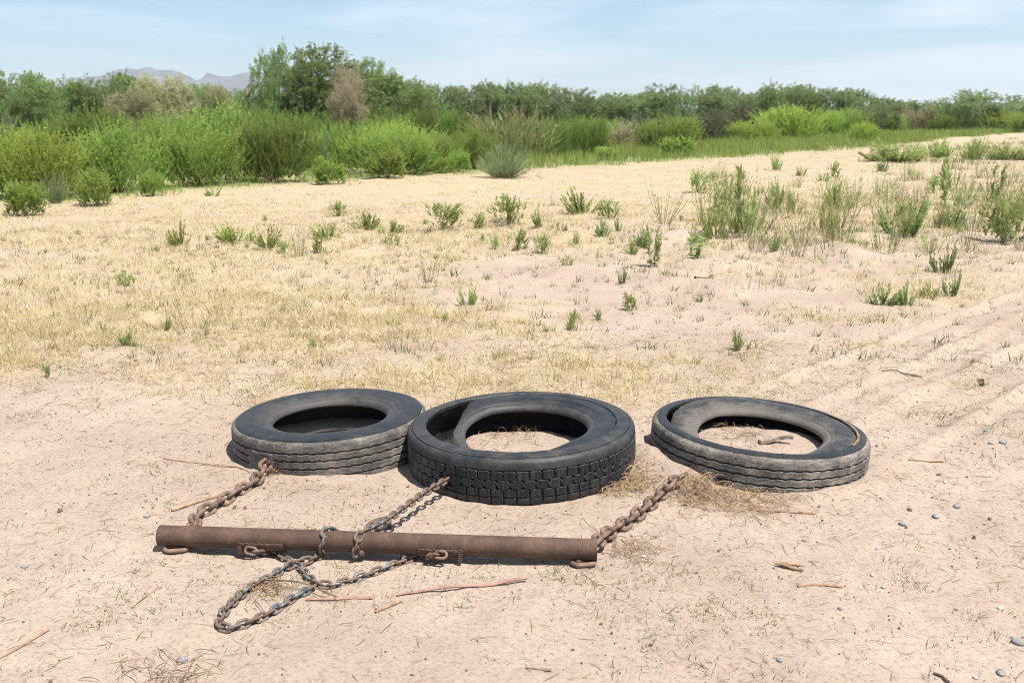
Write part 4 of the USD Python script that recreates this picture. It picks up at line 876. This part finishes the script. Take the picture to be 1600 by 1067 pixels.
for u, v, wpx, mt, label in [
    (1591, 1005, 21, 'stone_grey', 'blue-grey round stone at the right edge near the bottom, largest stone'), (1564, 1052, 17, 'stone_grey', 'grey stone near the bottom right corner'),
    (1495, 792, 14, 'stone_grey', 'pale grey pebble right of the right tyre, highest of three'), (1462, 808, 14, 'stone_grey', 'flat grey pebble between two others right of the right tyre'),
    (1410, 820, 13, 'stone_grey', 'blue-grey pebble nearest the right tyre'), (1421, 797, 10, 'stone_brown', 'dark brown clod beside the pebbles'), (1312, 951, 9, 'stone_grey', 'small pebble left in the sand below the orange stick'),
    (1363, 899, 10, 'stone_pale', 'whitish pebble by the flattened green patch'), (1380, 918, 8, 'stone_grey', 'small blue pebble under the whitish one'), (1564, 951, 13, 'stone_pale', 'pale stone near the right edge'),
    (1524, 1059, 10, 'stone_pale', 'pale flat pebble at the bottom edge'), (1218, 1032, 11, 'stone_grey', 'round pebble in the bottom right sand'), (1280, 847, 9, 'stone_pale', 'white pebble below the right tyre'), (1256, 845, 8, 'stone_grey', 'grey pebble beside the white one'),
    (1581, 1053, 6, 'stone_pale', 'tiny pale pebble in the corner'), (1542, 674, 9, 'stone_grey', 'grey stone on the lane, farthest of four'), (1548, 693, 8, 'stone_grey', 'dark blue stone on the lane, left of two'),
    (1567, 692, 12, 'stone_grey', 'wide stone on the lane, right of two'), (1521, 708, 8, 'stone_pale', 'white stone on the lane, nearest of four'), (1336, 580, 7, 'stone_pale', 'white pebble behind the right tyre'),
    (285, 1032, 18, 'stone_grey', 'half-buried grey stone in the left foreground'), (230, 807, 12, 'stone_grey', 'grey pebble left of the pipe end'), (38, 886, 12, 'stone_grey', 'half-buried stone near the left edge'), (257, 683, 9, 'stone_grey', 'small grey stone in the grass left of the left tyre'),
    (271, 891, 7, 'stone_grey', 'tiny grey pebble below the pipe'), (1370, 858, 6, 'stone_grey', 'dark small pebble left of the flattened patch'), (1005, 870, 9, 'stone_pale', 'pale chip right of the pipe end'), (405, 729, 8, 'stone_pale', 'white pebble at the foot of the left tyre'),
    (1033, 982, 6, 'stone_grey', 'grey pebble alone in the lower middle sand'), (1462, 1060, 5, 'stone_grey', 'tiny pebble by the dark twig'), (1467, 742, 8, 'stone_brown', 'brown clod on the lane'), (1477, 754, 8, 'stone_pale', 'tan stone right of the right tyre')]:
    p = on(u, v); s = wpx * depth(p) / FPX; rg = np.random.default_rng(int(abs(u) * 7 + v))
    b = trimesh.creation.icosphere(2); vv = np.array(b.vertices); vv *= (1 + .35 * (meshkit.fbm(vv * 1.3 + rg.uniform(0, 50, 3), 3) - .5))[:, None]
    vv = vv * np.array([.5, .38, .27]) * s
    a = rg.uniform(0, 3); vv = vv @ np.array([[math.cos(a), math.sin(a), 0], [-math.sin(a), math.cos(a), 0], [0, 0, 1]])
    vv[:, 2] += .12 * s
    t_ = obj('stone', (vv + p, np.array(b.faces)), M[mt], smooth=True); tag(t_, label, 'stone', None)
p = on(1532, 602); rg = np.random.default_rng(4)
t_ = thing('dead_leaf', 'curled brown dead leaf on the lane', 'leaf', p)
g_ = np.linspace(-1, 1, 9); X_, Y_ = np.meshgrid(g_, g_); wv = .02 * (1 - Y_ ** 2) ** .6
lv = np.stack([X_ * wv + .004 * np.sin(Y_ * 5), Y_ * .035, .012 + .014 * X_ ** 2 + .01 * np.sin(Y_ * 3)], -1).reshape(-1, 3); ii = np.arange(81).reshape(9, 9)
obj('blade', (lv, np.stack([ii[:-1, :-1], ii[:-1, 1:], ii[1:, 1:], ii[1:, :-1]], -1).reshape(-1, 4)), M['twig_dark'], t_, smooth=True)
obj('stalk', tubes(np.array([[[0, .03, .012], [.004, .05, .02], [.012, .07, .026]]]), np.array([[.0015] * 3]), 4), M['straw'], t_)


# ---------------------------------------------------------------- tyres
def ring(profile, n, fn=None, a0=0.0, a1=2 * math.pi):
    """revolve a closed (r, z) loop; fn(theta, r, z) -> (r, z) or deforms xyz"""
    pr = np.array(profile, float); full = abs(a1 - a0 - 2 * math.pi) < 1e-6
    th = np.linspace(a0, a1, n, endpoint=not full); T, K = np.meshgrid(th, np.arange(len(pr)), indexing='ij')
    r, z = pr[K, 0], pr[K, 1]
    if fn is not None: r, z = fn(T, r, z)
    V = np.stack([r * np.cos(T), r * np.sin(T), z], -1)
    i = np.arange(V.shape[0] * V.shape[1]).reshape(V.shape[:2]); j = np.roll(i, -1, 1)
    if full: i2, j2 = np.roll(i, -1, 0), np.roll(j, -1, 0)
    else: i2, j2, i, j = i[1:], j[1:], i[:-1], j[:-1]
    f = np.stack([i, i2, j2, j], -1).reshape(-1, 4)
    v = V.reshape(-1, 3)
    if not full:     # end caps as fans
        k = len(pr); c = [[0, q, q + 1] for q in range(1, k - 1)]; last = (V.shape[0] - 1) * k
        caps = [[a, b, d, d] for a, b, d in c] + [[last + a, last + d, last + b, last + b] for a, b, d in c]
        tri = np.vstack([f[:, [0, 1, 2]], f[:, [0, 2, 3]], [[a, b, d] for a, b, d, _ in caps]]); return v, tri
    return v, f


def as_manifold(m):
    v, f, _ = meshkit.arrays(m); t = trimesh.Trimesh(v, f, process=False)
    if t.volume < 0: f = f[:, ::-1]
    return manifold3d.Manifold(manifold3d.Mesh(np.asarray(v, np.float32), np.asarray(f, np.uint32)))


def drill(mesh, phi, z, rad, R):
    c = manifold3d.Manifold.cylinder(.125, rad, rad, 20).rotate([0, 90, 0]).translate([R * .963, 0, z]).rotate([0, 0, math.degrees(phi)])
    mm = as_manifold(mesh)
    return mm - c if mm.status() == manifold3d.Error.NoError else mesh


def outward(mesh):
    v, f, _ = meshkit.arrays(mesh); t = trimesh.Trimesh(v, f, process=False)
    return (v, f[:, ::-1]) if t.volume < 0 else (v, f)


HB = .083       # half breadth of the tread
def side_profile(R, s, r_out, r_in_cut=None):
    """outer and inner line of one sidewall from the shoulder to the bead; s = +1 top, -1 bottom"""
    k = R / .5
    outer = [(.474, .106), (.462, .1095), (.459, .1115), (.455, .1117), (.452, .1120), (.42, .116), (.39, .116), (.366, .1125), (.363, .1138), (.359, .1125), (.356, .110), (.335, .103), (.3255, .0990), (.3235, .0955), (.314, .0945), (.304, .090), (.2945, .080), (.290, .068)]
    inner = [(.2945, .060), (.306, .060), (.318, .068), (.335, .080), (.36, .0915), (.39, .098), (.42, .098), (.45, .092), (.470, .084)]
    return [(r * k, z * s) for r, z in outer], [(r * k, z * s) for r, z in inner]


def tyre(name, label, key, zc, tilt, pattern, treadmat, sidemat, cut=None, hole=None):
    cx, cy, R = TYRES[key]; k = R / .5
    t = thing(name, label, 'tyre', (cx, cy, zc), 0, tilt=tilt)
    N = 240
    base = [(R * .972, -.098), (R * .976, -.06), (R * .976, .06), (R * .972, .098), (R * .955, .1045), (R * .94, .085), (R * .955, .05), (R * .956, -.05), (R * .94, -.085), (R * .955, -.1045)]
    carcass = ring(base, N)
    if hole: carcass = drill(carcass, hole[0], hole[1], hole[2], R)
    obj('carcass', outward(carcass), M['rubber_groove'], t, smooth=35)
    tread_parent = t
    rg = np.random.default_rng(hash_seed(key))

    def ribring(z0, z1, w0, w1, nm, shoulder=0, notch=0):
        n = 480
        def fn(T, r, z):
            edge = np.where(z > (z0 + z1) / 2, w1 * wave(T), w0 * wave(T))
            low = 1.0 - .004 * nz(np.cos(T) * 3, np.sin(T) * 3, 1.7, 77)
            rr = r * np.where(r > R * .98, low, 1)
            if notch: rr = np.where((r > R * .98) & (np.abs(((T * notch / (2 * math.pi)) % 1) - .5) < .05), rr * .988, rr)
            return rr, z + edge
        c = .0022; zin = R * .966
        pr = [(zin, z0), (R * .994, z0), (R, z0 + c), (R, z1 - c), (R * .994, z1), (zin, z1)]
        if shoulder == 1: pr = [(zin, z0), (R * .993, z0), (R * .9985, z0 + c), (R * .9975, z1 - .012), (R * .99, z1), (R * .975, z1 + .008), (R * .955, z1 + .0135), (R * .945, z1 + .008), (zin, z1 - .01)]
        if shoulder == -1: pr = [(zin, z0 + .01), (R * .945, z0 - .008), (R * .955, z0 - .0135), (R * .975, z0 - .008), (R * .99, z0), (R * .9975, z0 + .012), (R * .9985, z1 - c), (R * .993, z1), (zin, z1)]
        m = ring(pr, n, fn)
        if hole and z0 - .03 < hole[1] < z1 + .03: m = drill(m, hole[0], hole[1], hole[2], R)
        return obj(nm, outward(m), M[treadmat], t, smooth=30)

    NW = 56
    def wave(T): return np.abs(np.sin(T * NW / 2)) - .5
    if pattern == 'rib':
        g = .0033; zs = [-HB - .012, -.056, -.019, .018, .054, HB + .008]
        for i in range(5):
            lo, hi = zs[i] + (g if i else 0), zs[i + 1] - (g if i < 4 else 0)
            ribring(lo, hi, 0 if i == 0 else .0045, 0 if i == 4 else .0045, 'tread_rib', {0: -1, 4: 1}.get(i, 0))
    else:
        ribring(.058, HB + .008, 0.0, 0, 'tread_rib', 1, 0); ribring(-HB - .008, -.062, 0, 0, 'tread_rib', -1, 60)
        rows = [(.0355, .020, 0.0), (-.0045, .0205, .5), (-.0425, .0175, 0.0)]; NB = 60; pitch = 2 * math.pi / NB; arc = R * pitch
        for ri, (zc_, hh, off) in enumerate(rows):
            for b in range(NB):
                ph = (b + off) * pitch
                if hole and abs((ph - hole[0] + math.pi) % (2 * math.pi) - math.pi) * R < hole[2] + .012 and abs(zc_ - hole[1]) < hole[2] + .008: continue
                w = arc * .5 - .0022; h_ = hh - .0008
                if ri == 1: poly = [(-w - .001, -h_ * .25), (-w + .007, -h_ * .8), (-w + .013, -h_), (w - .006, -h_), (w - .001, -h_ * .35), (w - .007, h_ * .05), (w + .003, h_ * .45), (w - .008, h_), (-w + .006, h_), (-w + .002, h_ * .4), (-w - .007, h_ * .1)]
                else:
                    s = 1 if ri == 0 else -1
                    poly = [(-w, -h_ * .75), (-w + .006, -h_), (w - .006, -h_), (w, -h_ * .75), (w - .002, 0), (w, h_ * .75), (w - .006, h_), (-w + .006, h_), (-w, h_ * .75), (-w + .002, 0)]
                poly = np.array(poly) + rg.normal(0, .0006, (len(poly), 2)); rt = R * (1 + rg.normal(0, .0008)); n_ = len(poly); cc = poly.mean(0)
                rings_ = []
                for rad_, sc in ((R * .966, 1.0), (rt - .0022, 1.0), (rt, .93)):
                    q = cc + (poly - cc) * sc; th = ph + q[:, 0] / R
                    rings_.append(np.stack([rad_ * np.cos(th), rad_ * np.sin(th), zc_ + q[:, 1]], -1))
                v = np.vstack(rings_ + [[[rt * math.cos(ph + cc[0] / R), rt * math.sin(ph + cc[0] / R), zc_ + cc[1]]]])
                f = []
                for l in range(2):
                    for a in range(n_):
                        a2 = (a + 1) % n_; f += [[l * n_ + a, l * n_ + a2, (l + 1) * n_ + a2], [l * n_ + a, (l + 1) * n_ + a2, (l + 1) * n_ + a]]
                f += [[2 * n_ + a, 2 * n_ + (a + 1) % n_, 3 * n_] for a in range(n_)]
                o_ = obj('tread_block', (v, np.array(f)), M['rubber_block'], t)
                UsdGeom.PrimvarsAPI(o_).CreatePrimvar('wear', Sdf.ValueTypeNames.FloatArray, 'vertex').Set(Vt.FloatArray.FromNumpy(np.concatenate([np.zeros(n_), np.full(n_, 1.0), np.full(n_, .55), [0]]).astype(np.float32)))
    # lower sidewall whole
    o, i = side_profile(R, -1, R); obj('sidewall', outward(ring(o + i, N)), M['rubber_inside'], t, smooth=40)
    o, i = side_profile(R, 1, R)
    if not cut:
        whole = ring(o + i, N); obj('sidewall', outward(whole), M[sidemat], t, smooth=40)
    else:
        n_, a0, kd, sh, rc = cut['n'], cut['a0'], cut['k'], cut['shift'], cut['r']
        # lip left standing at the shoulder
        lip_o = [p for p in o if p[0] > rc * k + .006]; lip_i = [p for p in i if p[0] > rc * k + .006]
        lp = lip_o + [(rc * k + .004, lip_o[-1][1] + .0015), (rc * k, lip_o[-1][1] - .004), (rc * k + .003, lip_i[0][1])] + lip_i
        def ragged(T, r, z): return np.where(r < rc * k + .006, r + .010 * (nz(np.cos(T) * 9, np.sin(T) * 9, 1.6, 5) - .5), r), z
        obj('shoulder_lip', outward(ring(lp, N, ragged)), M['rubber_side' if pattern == 'rib' else 'rubber_clean'], t, smooth=40)
        fo = [p for p in o if p[0] < rc * k - .002]; fi = [p for p in i if p[0] < rc * k - .002]
        pf = [(rc * k - .002, fo[0][1] - .004)] + fo + fi
        v, f = ring(pf, N, lambda T, r, z: (np.where(r > rc * k - .008, r + .008 * (nz(np.cos(T) * 9, np.sin(T) * 9, 1.9, 8) - .5), r), z))
        nn = np.array(n_) / np.linalg.norm(n_); a = np.maximum(v[:, 0] * nn[0] + v[:, 1] * nn[1] - a0, 0)
        v[:, 2] -= a * kd + a ** 2 * cut.get('k2', 0); v[:, :2] -= nn * (a ** 2 * sh)[:, None]
        v[:, 2] += -.004
        if 'fold' in cut:       # the torn edge is bent down along a straight crease
            mx_, my_, c_ = cut['fold']; e_ = np.maximum(c_ - (v[:, 0] * mx_ + v[:, 1] * my_), 0)
            v[:, 0] += mx_ * e_ * .8; v[:, 1] += my_ * e_ * .8; v[:, 2] -= e_ * .6
        fl = obj('sidewall_flap', outward((v, f)), M['rubber_flap'] if cut.get('dusty') else M[sidemat], t, smooth=40); tag(fl, 'torn loose sidewall flap')
        # torn shreds hanging under the lip
        a1, a2 = np.radians(cut['shred']); n = 160; th = np.linspace(a1, a2, n); rg2 = np.random.default_rng(9)
        tooth = .012 + .085 * np.clip(meshkit.fbm(np.stack([th * 6, th * 0, th * 0], -1), 3, 6) - .25, 0, 1) * np.sin(np.linspace(0, math.pi, n)) ** .5
        ro, zo = rc * k + .012, lip_i[0][1] + .006
        P = np.stack([np.stack([(ro + .003) * np.cos(th), (ro + .003) * np.sin(th), np.full(n, zo)], -1), np.stack([(ro + .012) * np.cos(th), (ro + .012) * np.sin(th), zo - tooth], -1)], 1)
        Q = P.copy(); Q[..., :2] *= 1 + .004 / ro
        V = np.concatenate([P, Q[:, ::-1]], 1); ii = np.arange(n * 4).reshape(n, 4); jj = np.roll(ii, -1, 1)
        obj('torn_shreds', (V.reshape(-1, 3), np.stack([ii[:-1], jj[:-1], jj[1:], ii[1:]], -1).reshape(-1, 4)), M['rubber_inside'], t)
        for (b0, b1, rw) in cut.get('lines', ()):      # pale orange line of exposed cord along the cut
            obj('exposed_cord', outward(ring([(rw * k - .006, .1155), (rw * k - .004, .1178), (rw * k + .005, .1172), (rw * k + .007, .114)], 60, None, *np.radians((b0, b1)))), M['cut_edge'], t, smooth=40)
    return t


tL = tyre('truck_tyre', 'worn ribbed truck tyre with an intact sidewall, left of the three', 'left', .058, (0, 0 - 2.2), 'rib', 'rubber_tread', 'rubber_side', hole=(math.radians(243), .0, .022))
tM = tyre('truck_tyre', 'black truck tyre with block tread and a torn-open sidewall, in the middle', 'middle', .100, (0.5, -1.6), 'block', 'rubber_clean', 'rubber_side',
          cut=dict(n=(-.82, -.57), a0=-.05, k=.10, k2=.35, shift=.62, r=.415, fold=(.97, -.25, -.335), shred=(95, 215)), hole=(math.radians(233), -.022, .024))
tR = tyre('truck_tyre', 'dusty half-sunk truck tyre with a split sidewall, right of the three', 'right', .064, (0, 3.2), 'rib', 'rubber_dusty', 'rubber_side',
          cut=dict(n=(-.72, -.70), a0=-.08, k=.12, k2=.20, shift=.36, r=.432, shred=(110, 200), dusty=True, lines=((-38, 30, .440),)), hole=(math.radians(221), -.022, .024))
# worn and torn patch on the left tyre, around the chain hole
cx, cy, R = TYRES['left']; pv_, pf_ = [], []
ga, gz_ = np.linspace(math.radians(227), math.radians(247), 26), np.linspace(-.05, .055, 18)
TT, ZZ = np.meshgrid(ga, gz_, indexing='ij')
edge = np.minimum.reduce([(TT - ga[0]) * R, (ga[-1] - TT) * R, ZZ - gz_[0], gz_[-1] - ZZ]) + .012 * (nz(TT * 30, ZZ * 60, 1.0, 3) - .5)
r_ = R * (1 + .002 + .008 * (nz(TT * 40, ZZ * 40, 1.0, 12) - .5)) - .014 * (1 - smooth01(edge, -.004, .008))
v_ = np.stack([r_ * np.cos(TT), r_ * np.sin(TT), ZZ], -1).reshape(-1, 3); ii = np.arange(len(v_)).reshape(TT.shape)
pt = obj('worn_patch', (v_, np.stack([ii[:-1, :-1], ii[1:, :-1], ii[1:, 1:], ii[:-1, 1:]], -1).reshape(-1, 4)), M['rubber_tread'], tL, smooth=True); tag(pt, 'scuffed torn patch where the grooves are worn away')
heap('straw_heap', 'little wad of straw stuck in the chain hole of the left tyre', [(432, 738, .025, .06)], 40, 97, 'straw')
p0 = on(1205, 693)
tw = thing('wood_scrap', 'split grey piece of wood lying inside the right tyre', 'wood', p0 + np.array([0, 0, .02]), .2)
for q, (a, l) in enumerate(((.1, .13), (-.5, .11))):
    b = trimesh.creation.box([l, .03, .016]); vv = np.array(b.subdivide().subdivide().vertices); b = b.subdivide().subdivide(); vv[:, 2] += .006 * np.sin(vv[:, 0] * 40); vv[:, 1] *= 1 - .5 * (vv[:, 0] / l + .5)
    vv = vv @ np.array([[math.cos(a), math.sin(a), 0], [-math.sin(a), math.cos(a), 0], [0, 0, 1]]) + np.array([.05 * q, 0, .008 * q])
    obj('splinter', (vv, np.array(b.faces)), M['wood_grey'], tw)

# ---------------------------------------------------------------- pipe
PR = .0385
pa, pb = at(250, 836, .062), at(933, 860, .058)
pl = np.linalg.norm(pb - pa); pd = (pb - pa) / pl
yaw = math.atan2(pd[1], pd[0])
pipe = thing('tow_bar_pipe', 'long rusty steel pipe lying in front of the tyres as a tow bar', 'pipe', pa, yaw)
up = np.array([0, 0, 1.0])


def pipe_ring(profile_r, x0, x1, n=48, seg=60):
    xs = np.linspace(x0, x1, seg); th = np.linspace(0, 2 * math.pi, n, endpoint=False); V = []
    for r in profile_r:
        X, T = np.meshgrid(xs, th, indexing='ij'); V.append(np.stack([X, r * np.cos(T), r * np.sin(T)], -1))
    o, i = V; k = seg * n; I = np.arange(k).reshape(seg, n); J = np.roll(I, -1, 1)
    f = [np.stack([I[:-1], I[1:], J[1:], J[:-1]], -1).reshape(-1, 4)[:, ::-1], np.stack([I[:-1], J[:-1], J[1:], I[1:]], -1).reshape(-1, 4)[:, ::-1] + k]
    f += [np.stack([I[0], J[0], J[0] + k, I[0] + k], -1)[:, ::-1], np.stack([I[-1], I[-1] + k, J[-1] + k, J[-1]], -1)[:, ::-1]]
    return outward((np.vstack([o.reshape(-1, 3), i.reshape(-1, 3)]), np.vstack(f)))


obj('tube', pipe_ring((PR, PR - .006), 0, pl), M['pipe_rust'], pipe, smooth=30)


def rough_box(size, seed, amp=.003):
    b = trimesh.creation.box(size)
    for _ in range(3): b = b.subdivide()
    v = np.array(b.vertices); v += amp * (meshkit.fbm(v * 60 + seed, 3)[:, None] - .5) * unit(v) * 2
    return v, np.array(b.faces)


def px_on_pipe(u): return (u - 250) / (933 - 250) * pl


for u0, u1, tab, s in ((380, 452, 384, 1), (662, 730, 726, 2)):       # welded angle pieces low on the front
    x0, x1 = px_on_pipe(u0), px_on_pipe(u1); gx_, ga_ = np.meshgrid(np.linspace(x0, x1, 40), np.radians(np.linspace(188, 262, 24)), indexing='ij')      # plate hugging the lower front of the pipe
    rag = .30 * (nz(gx_ * 40, ga_ * 0, 1.0, 5 + s) - .5) * (ga_ < math.radians(205)); ga_ = ga_ + rag
    ro_ = PR + .007 + .006 * (nz(gx_ * 60, ga_ * 3, 1.3, 8 + s) - .5); V_ = [np.stack([gx_, r__ * np.cos(ga_), r__ * np.sin(ga_)], -1).reshape(-1, 3) for r__ in (ro_, np.full_like(ro_, PR - .003))]
    ii = np.arange(960).reshape(40, 24); q1 = np.stack([ii[:-1, :-1], ii[1:, :-1], ii[1:, 1:], ii[:-1, 1:]], -1).reshape(-1, 4)
    loop = np.concatenate([ii[:, 0], ii[-1, 1:], ii[-2::-1, -1], ii[0, -2:0:-1]]); l2 = np.roll(loop, -1)
    obj('bracket', outward((np.vstack(V_), np.vstack([q1, q1[:, ::-1] + 960, np.stack([l2, loop, loop + 960, l2 + 960], -1)]))), M['pipe_rust'], pipe, smooth=40)
    v, f = rough_box([.014, .026, .030], s + 5); obj('bracket_tab', (v + np.array([px_on_pipe(tab), -PR * .95, -PR * .78]), f), M['pipe_rust'], pipe, smooth=40)
    w_ = np.linspace(x0, x1, 26); obj('weld_bead', tubes(np.stack([w_, np.full(26, -PR * 1.02) + .001 * np.sin(w_ * 400), np.full(26, -PR * .14) + .002 * np.sin(w_ * 260)], -1)[None], (.004 + .0014 * np.sin(w_ * 500))[None], 6), M['pipe_rust'], pipe, smooth=True)
for u, z, y, r in ((573, -.8, -.75, .014), (905, -1.05, -.6, .015)):
    b = trimesh.creation.icosphere(2, r); v = np.array(b.vertices); v *= 1 + .4 * (meshkit.fbm(v * 90, 2)[:, None] - .5); obj('lug', (v * np.array([1, 1.2, 1.1]) + np.array([px_on_pipe(u), PR * y, PR * z]), np.array(b.faces)), M['pipe_rust'], pipe, smooth=True)


# ---------------------------------------------------------------- chains
def link_mesh(L, B, d, ns=10, seg=28, seed=0):
    R_ = (B - d) / 2; a = (L - B) / 2
    per = 4 * a + 2 * math.pi * R_; s = np.linspace(0, per, seg, endpoint=False); C = []
    for q in s:
        if q < 2 * a: C.append((-a + q, -R_, 0))
        elif q < 2 * a + math.pi * R_: t = (q - 2 * a) / R_ - math.pi / 2; C.append((a + R_ * math.cos(t), R_ * math.sin(t), 0))
        elif q < 4 * a + math.pi * R_: C.append((a - (q - 2 * a - math.pi * R_), R_, 0))
        else: t = (q - 4 * a - math.pi * R_) / R_ + math.pi / 2; C.append((-a + R_ * math.cos(t), R_ * math.sin(t), 0))
    C = np.array(C); T = unit(np.roll(C, -1, 0) - np.roll(C, 1, 0)); n_ = np.cross(T, [0, 0, 1.0])
    ph = np.arange(ns) / ns * 2 * math.pi
    rg = np.random.default_rng(seed); rad = d / 2 * (1 + rg.normal(0, .025, len(C)))
    V = C[:, None] + rad[:, None, None] * (n_[:, None] * np.cos(ph)[None, :, None] + np.array([0, 0, 1.0]) * np.sin(ph)[None, :, None])
    i = np.arange(len(C) * ns).reshape(len(C), ns); j = np.roll(i, -1, 1)
    f = np.stack([i, np.roll(i, -1, 0), np.roll(j, -1, 0), j], -1).reshape(-1, 4)
    return outward((V.reshape(-1, 3), f))


def chain(name, label, P, L, B, d, mt, roll0=.7, seed=0, tight=1.0, ends=0):
    P = np.array(P, float)
    pts = P
    for _ in range(3):      # corner cutting
        q = [pts[0]]
        for a, b in zip(pts[:-1], pts[1:]): q += [a * .75 + b * .25, a * .25 + b * .75]
        pts = np.array(q + [pts[-1]])
    s = np.concatenate([[0], np.cumsum(np.linalg.norm(np.diff(pts, axis=0), axis=1))]); pitch = (L - 2 * d) * tight + d * .1
    n = max(2, int(round(s[-1] / pitch))); e = np.linspace(0, s[-1], n + 1)
    J = np.stack([np.interp(e, s, pts[:, k]) for k in range(3)], -1)
    rg = np.random.default_rng(seed); org = J[0]
    t = thing(name, label, 'chain', org); lm = link_mesh(L, B, d, seed=seed); v, f = lm
    for i in range(n):
        c, T = (J[i] + J[i + 1]) / 2, unit(J[i + 1] - J[i])
        u = unit(up - T * (T @ up)) if abs(T[2]) < .97 else unit(np.array([0, -1, 0]) - T * (T @ np.array([0, -1, 0])))
        w = np.cross(T, u); a = (roll0 if i % 2 else roll0 - math.pi / 2) + rg.normal(0, .13)
        yv = w * math.cos(a) + u * math.sin(a); zv = np.cross(T, yv)
        obj('link', (v @ np.stack([T, yv, zv]) + (c - org), f), M['chain_rust' if min(i, n - 1 - i) < ends else mt], t, smooth=True)
    return t


HV = dict(L=.094, B=.064, d=.0185); TH = dict(L=.054, B=.036, d=.0108)


def g(u, v, dz=.012): return on(u, v, dz)


def tread_pt(key, zc, phi, z, extra=.0):
    cx, cy, R = TYRES[key]; return np.array([cx + (R + extra) * math.cos(phi), cy + (R + extra) * math.sin(phi), zc + z])


hL = tread_pt('left', .058, math.radians(243), .0)
hM = tread_pt('middle', .10, math.radians(233), -.022)
hR = tread_pt('right', .064, math.radians(221), -.022)
chain('heavy_chain', 'heavy rusty brown chain from the left tyre to the left end of the pipe', [hL * 1.0 + np.array([.03, .06, 0]), hL + np.array([-.02, -.05, -.005]), g(405, 757, .02), g(370, 775, .018), g(335, 797, .018), g(305, 812, .018), pa + pd * px_on_pipe(296) + np.array([0, .035, -.02])], **HV, mt='chain_rust', seed=1)
chain('heavy_chain', 'heavy rusty brown chain from the right tyre to the right end of the pipe', [hR + np.array([.05, .06, 0]), hR + np.array([-.02, -.03, 0]), g(1050, 757, .05), g(1042, 772, .025), g(1010, 800, .02), g(975, 826, .02), g(945, 843, .02), pa + pd * (pl - .01) + np.array([.0, .045, .0])], **HV, mt='chain_rust', seed=2)
pipe_at = lambda u, dy, dz: pa + pd * px_on_pipe(u) + np.array([0, dy, dz])
q = PR + .008
chain('tow_chain', 'grey steel chain running from the middle tyre over the pipe', [hM + np.array([.03, .07, 0]), hM + np.array([-.015, -.02, 0]), at(655, 775, .085), at(620, 802, .075), pipe_at(583, q * .9, q * .7), pipe_at(573, 0, q + .002), pipe_at(566, -q * .8, q * .6), pipe_at(564, -q, 0), pipe_at(564, -q * .8, -q * .8)], **TH, mt='chain_steel', seed=3)
chain('tow_chain', 'grey steel chain wrapped round the pipe and laid out in the long front loop', [pipe_at(600, q + .02, -.03), pipe_at(560, q + .012, -.02), pipe_at(530, q, .01), pipe_at(520, q * .5, q * .85), pipe_at(515, 0, q + .002), pipe_at(513, -q * .8, q * .6), pipe_at(511, -q, -.01), g(506, 868, .012), g(490, 880, .014), g(462, 885, .02), g(440, 896), g(405, 915), g(380, 930), g(360, 950), g(345, 966), g(342, 982), g(354, 990), g(380, 980), g(405, 972), g(430, 958), g(455, 940), g(475, 930), g(490, 922)], **TH, mt='chain_steel', seed=4)
chain('bridle_chain', 'thinner part-rusted chain hanging in a V between the two pipe brackets', [pipe_at(394, -q - .006, -.022), pipe_at(412, -q - .010, -.03), g(424, 862, .012), g(432, 870, .01), g(452, 880, .008), g(466, 888, .008), g(478, 900, .009), g(492, 916, .010), g(520, 919, .010), g(555, 908, .010), g(590, 896, .010), g(630, 881, .012), g(665, 868, .016), pipe_at(676, -q - .014, -.022), pipe_at(688, -q - .012, -.010), pipe_at(702, -q - .010, -.012)], **TH, mt='chain_steel', seed=5, ends=3)
# shackle ring under the left pipe end and right lug ring
for u, label in ((278, 'rusty ring sticking out under the left pipe end'), (912, 'rusty ring end under the right end of the pipe')):
    v, f = link_mesh(.10, .062, .018, seed=7); c = pipe_at(u, -.02, 0); c[2] = float(hgt(c[0], c[1])) + .012
    a = .2; Rm = np.array([[math.cos(a), math.sin(a), 0], [-math.sin(a), math.cos(a), 0], [0, 0, 1]])
    t_ = thing('chain_ring', label, 'chain link', c); obj('ring', (v @ Rm, f), M['chain_rust'], t_, smooth=True)
# dark hook block behind the pipe
c = on(600, 826); b = manifold3d.Manifold.batch_hull([manifold3d.Manifold.sphere(.006, 12).translate([x, y, z]) for x in (-.022, .022) for y in (-.012, .012) for z in (.008, .04)])
t_ = thing('load_hook', 'dark steel hook block lying behind the pipe', 'hook', c, .5); obj('block', b, M['steel_dark'], t_, smooth=40)
hk = np.array([[-.02 - .05 * math.sin(a_), 0, .024 + .018 * math.cos(a_)] for a_ in np.linspace(0, 3.6, 12)])
obj('hook', tubes(hk[None], np.linspace(.009, .006, 12)[None], 7), M['chain_rust'], t_, smooth=True)
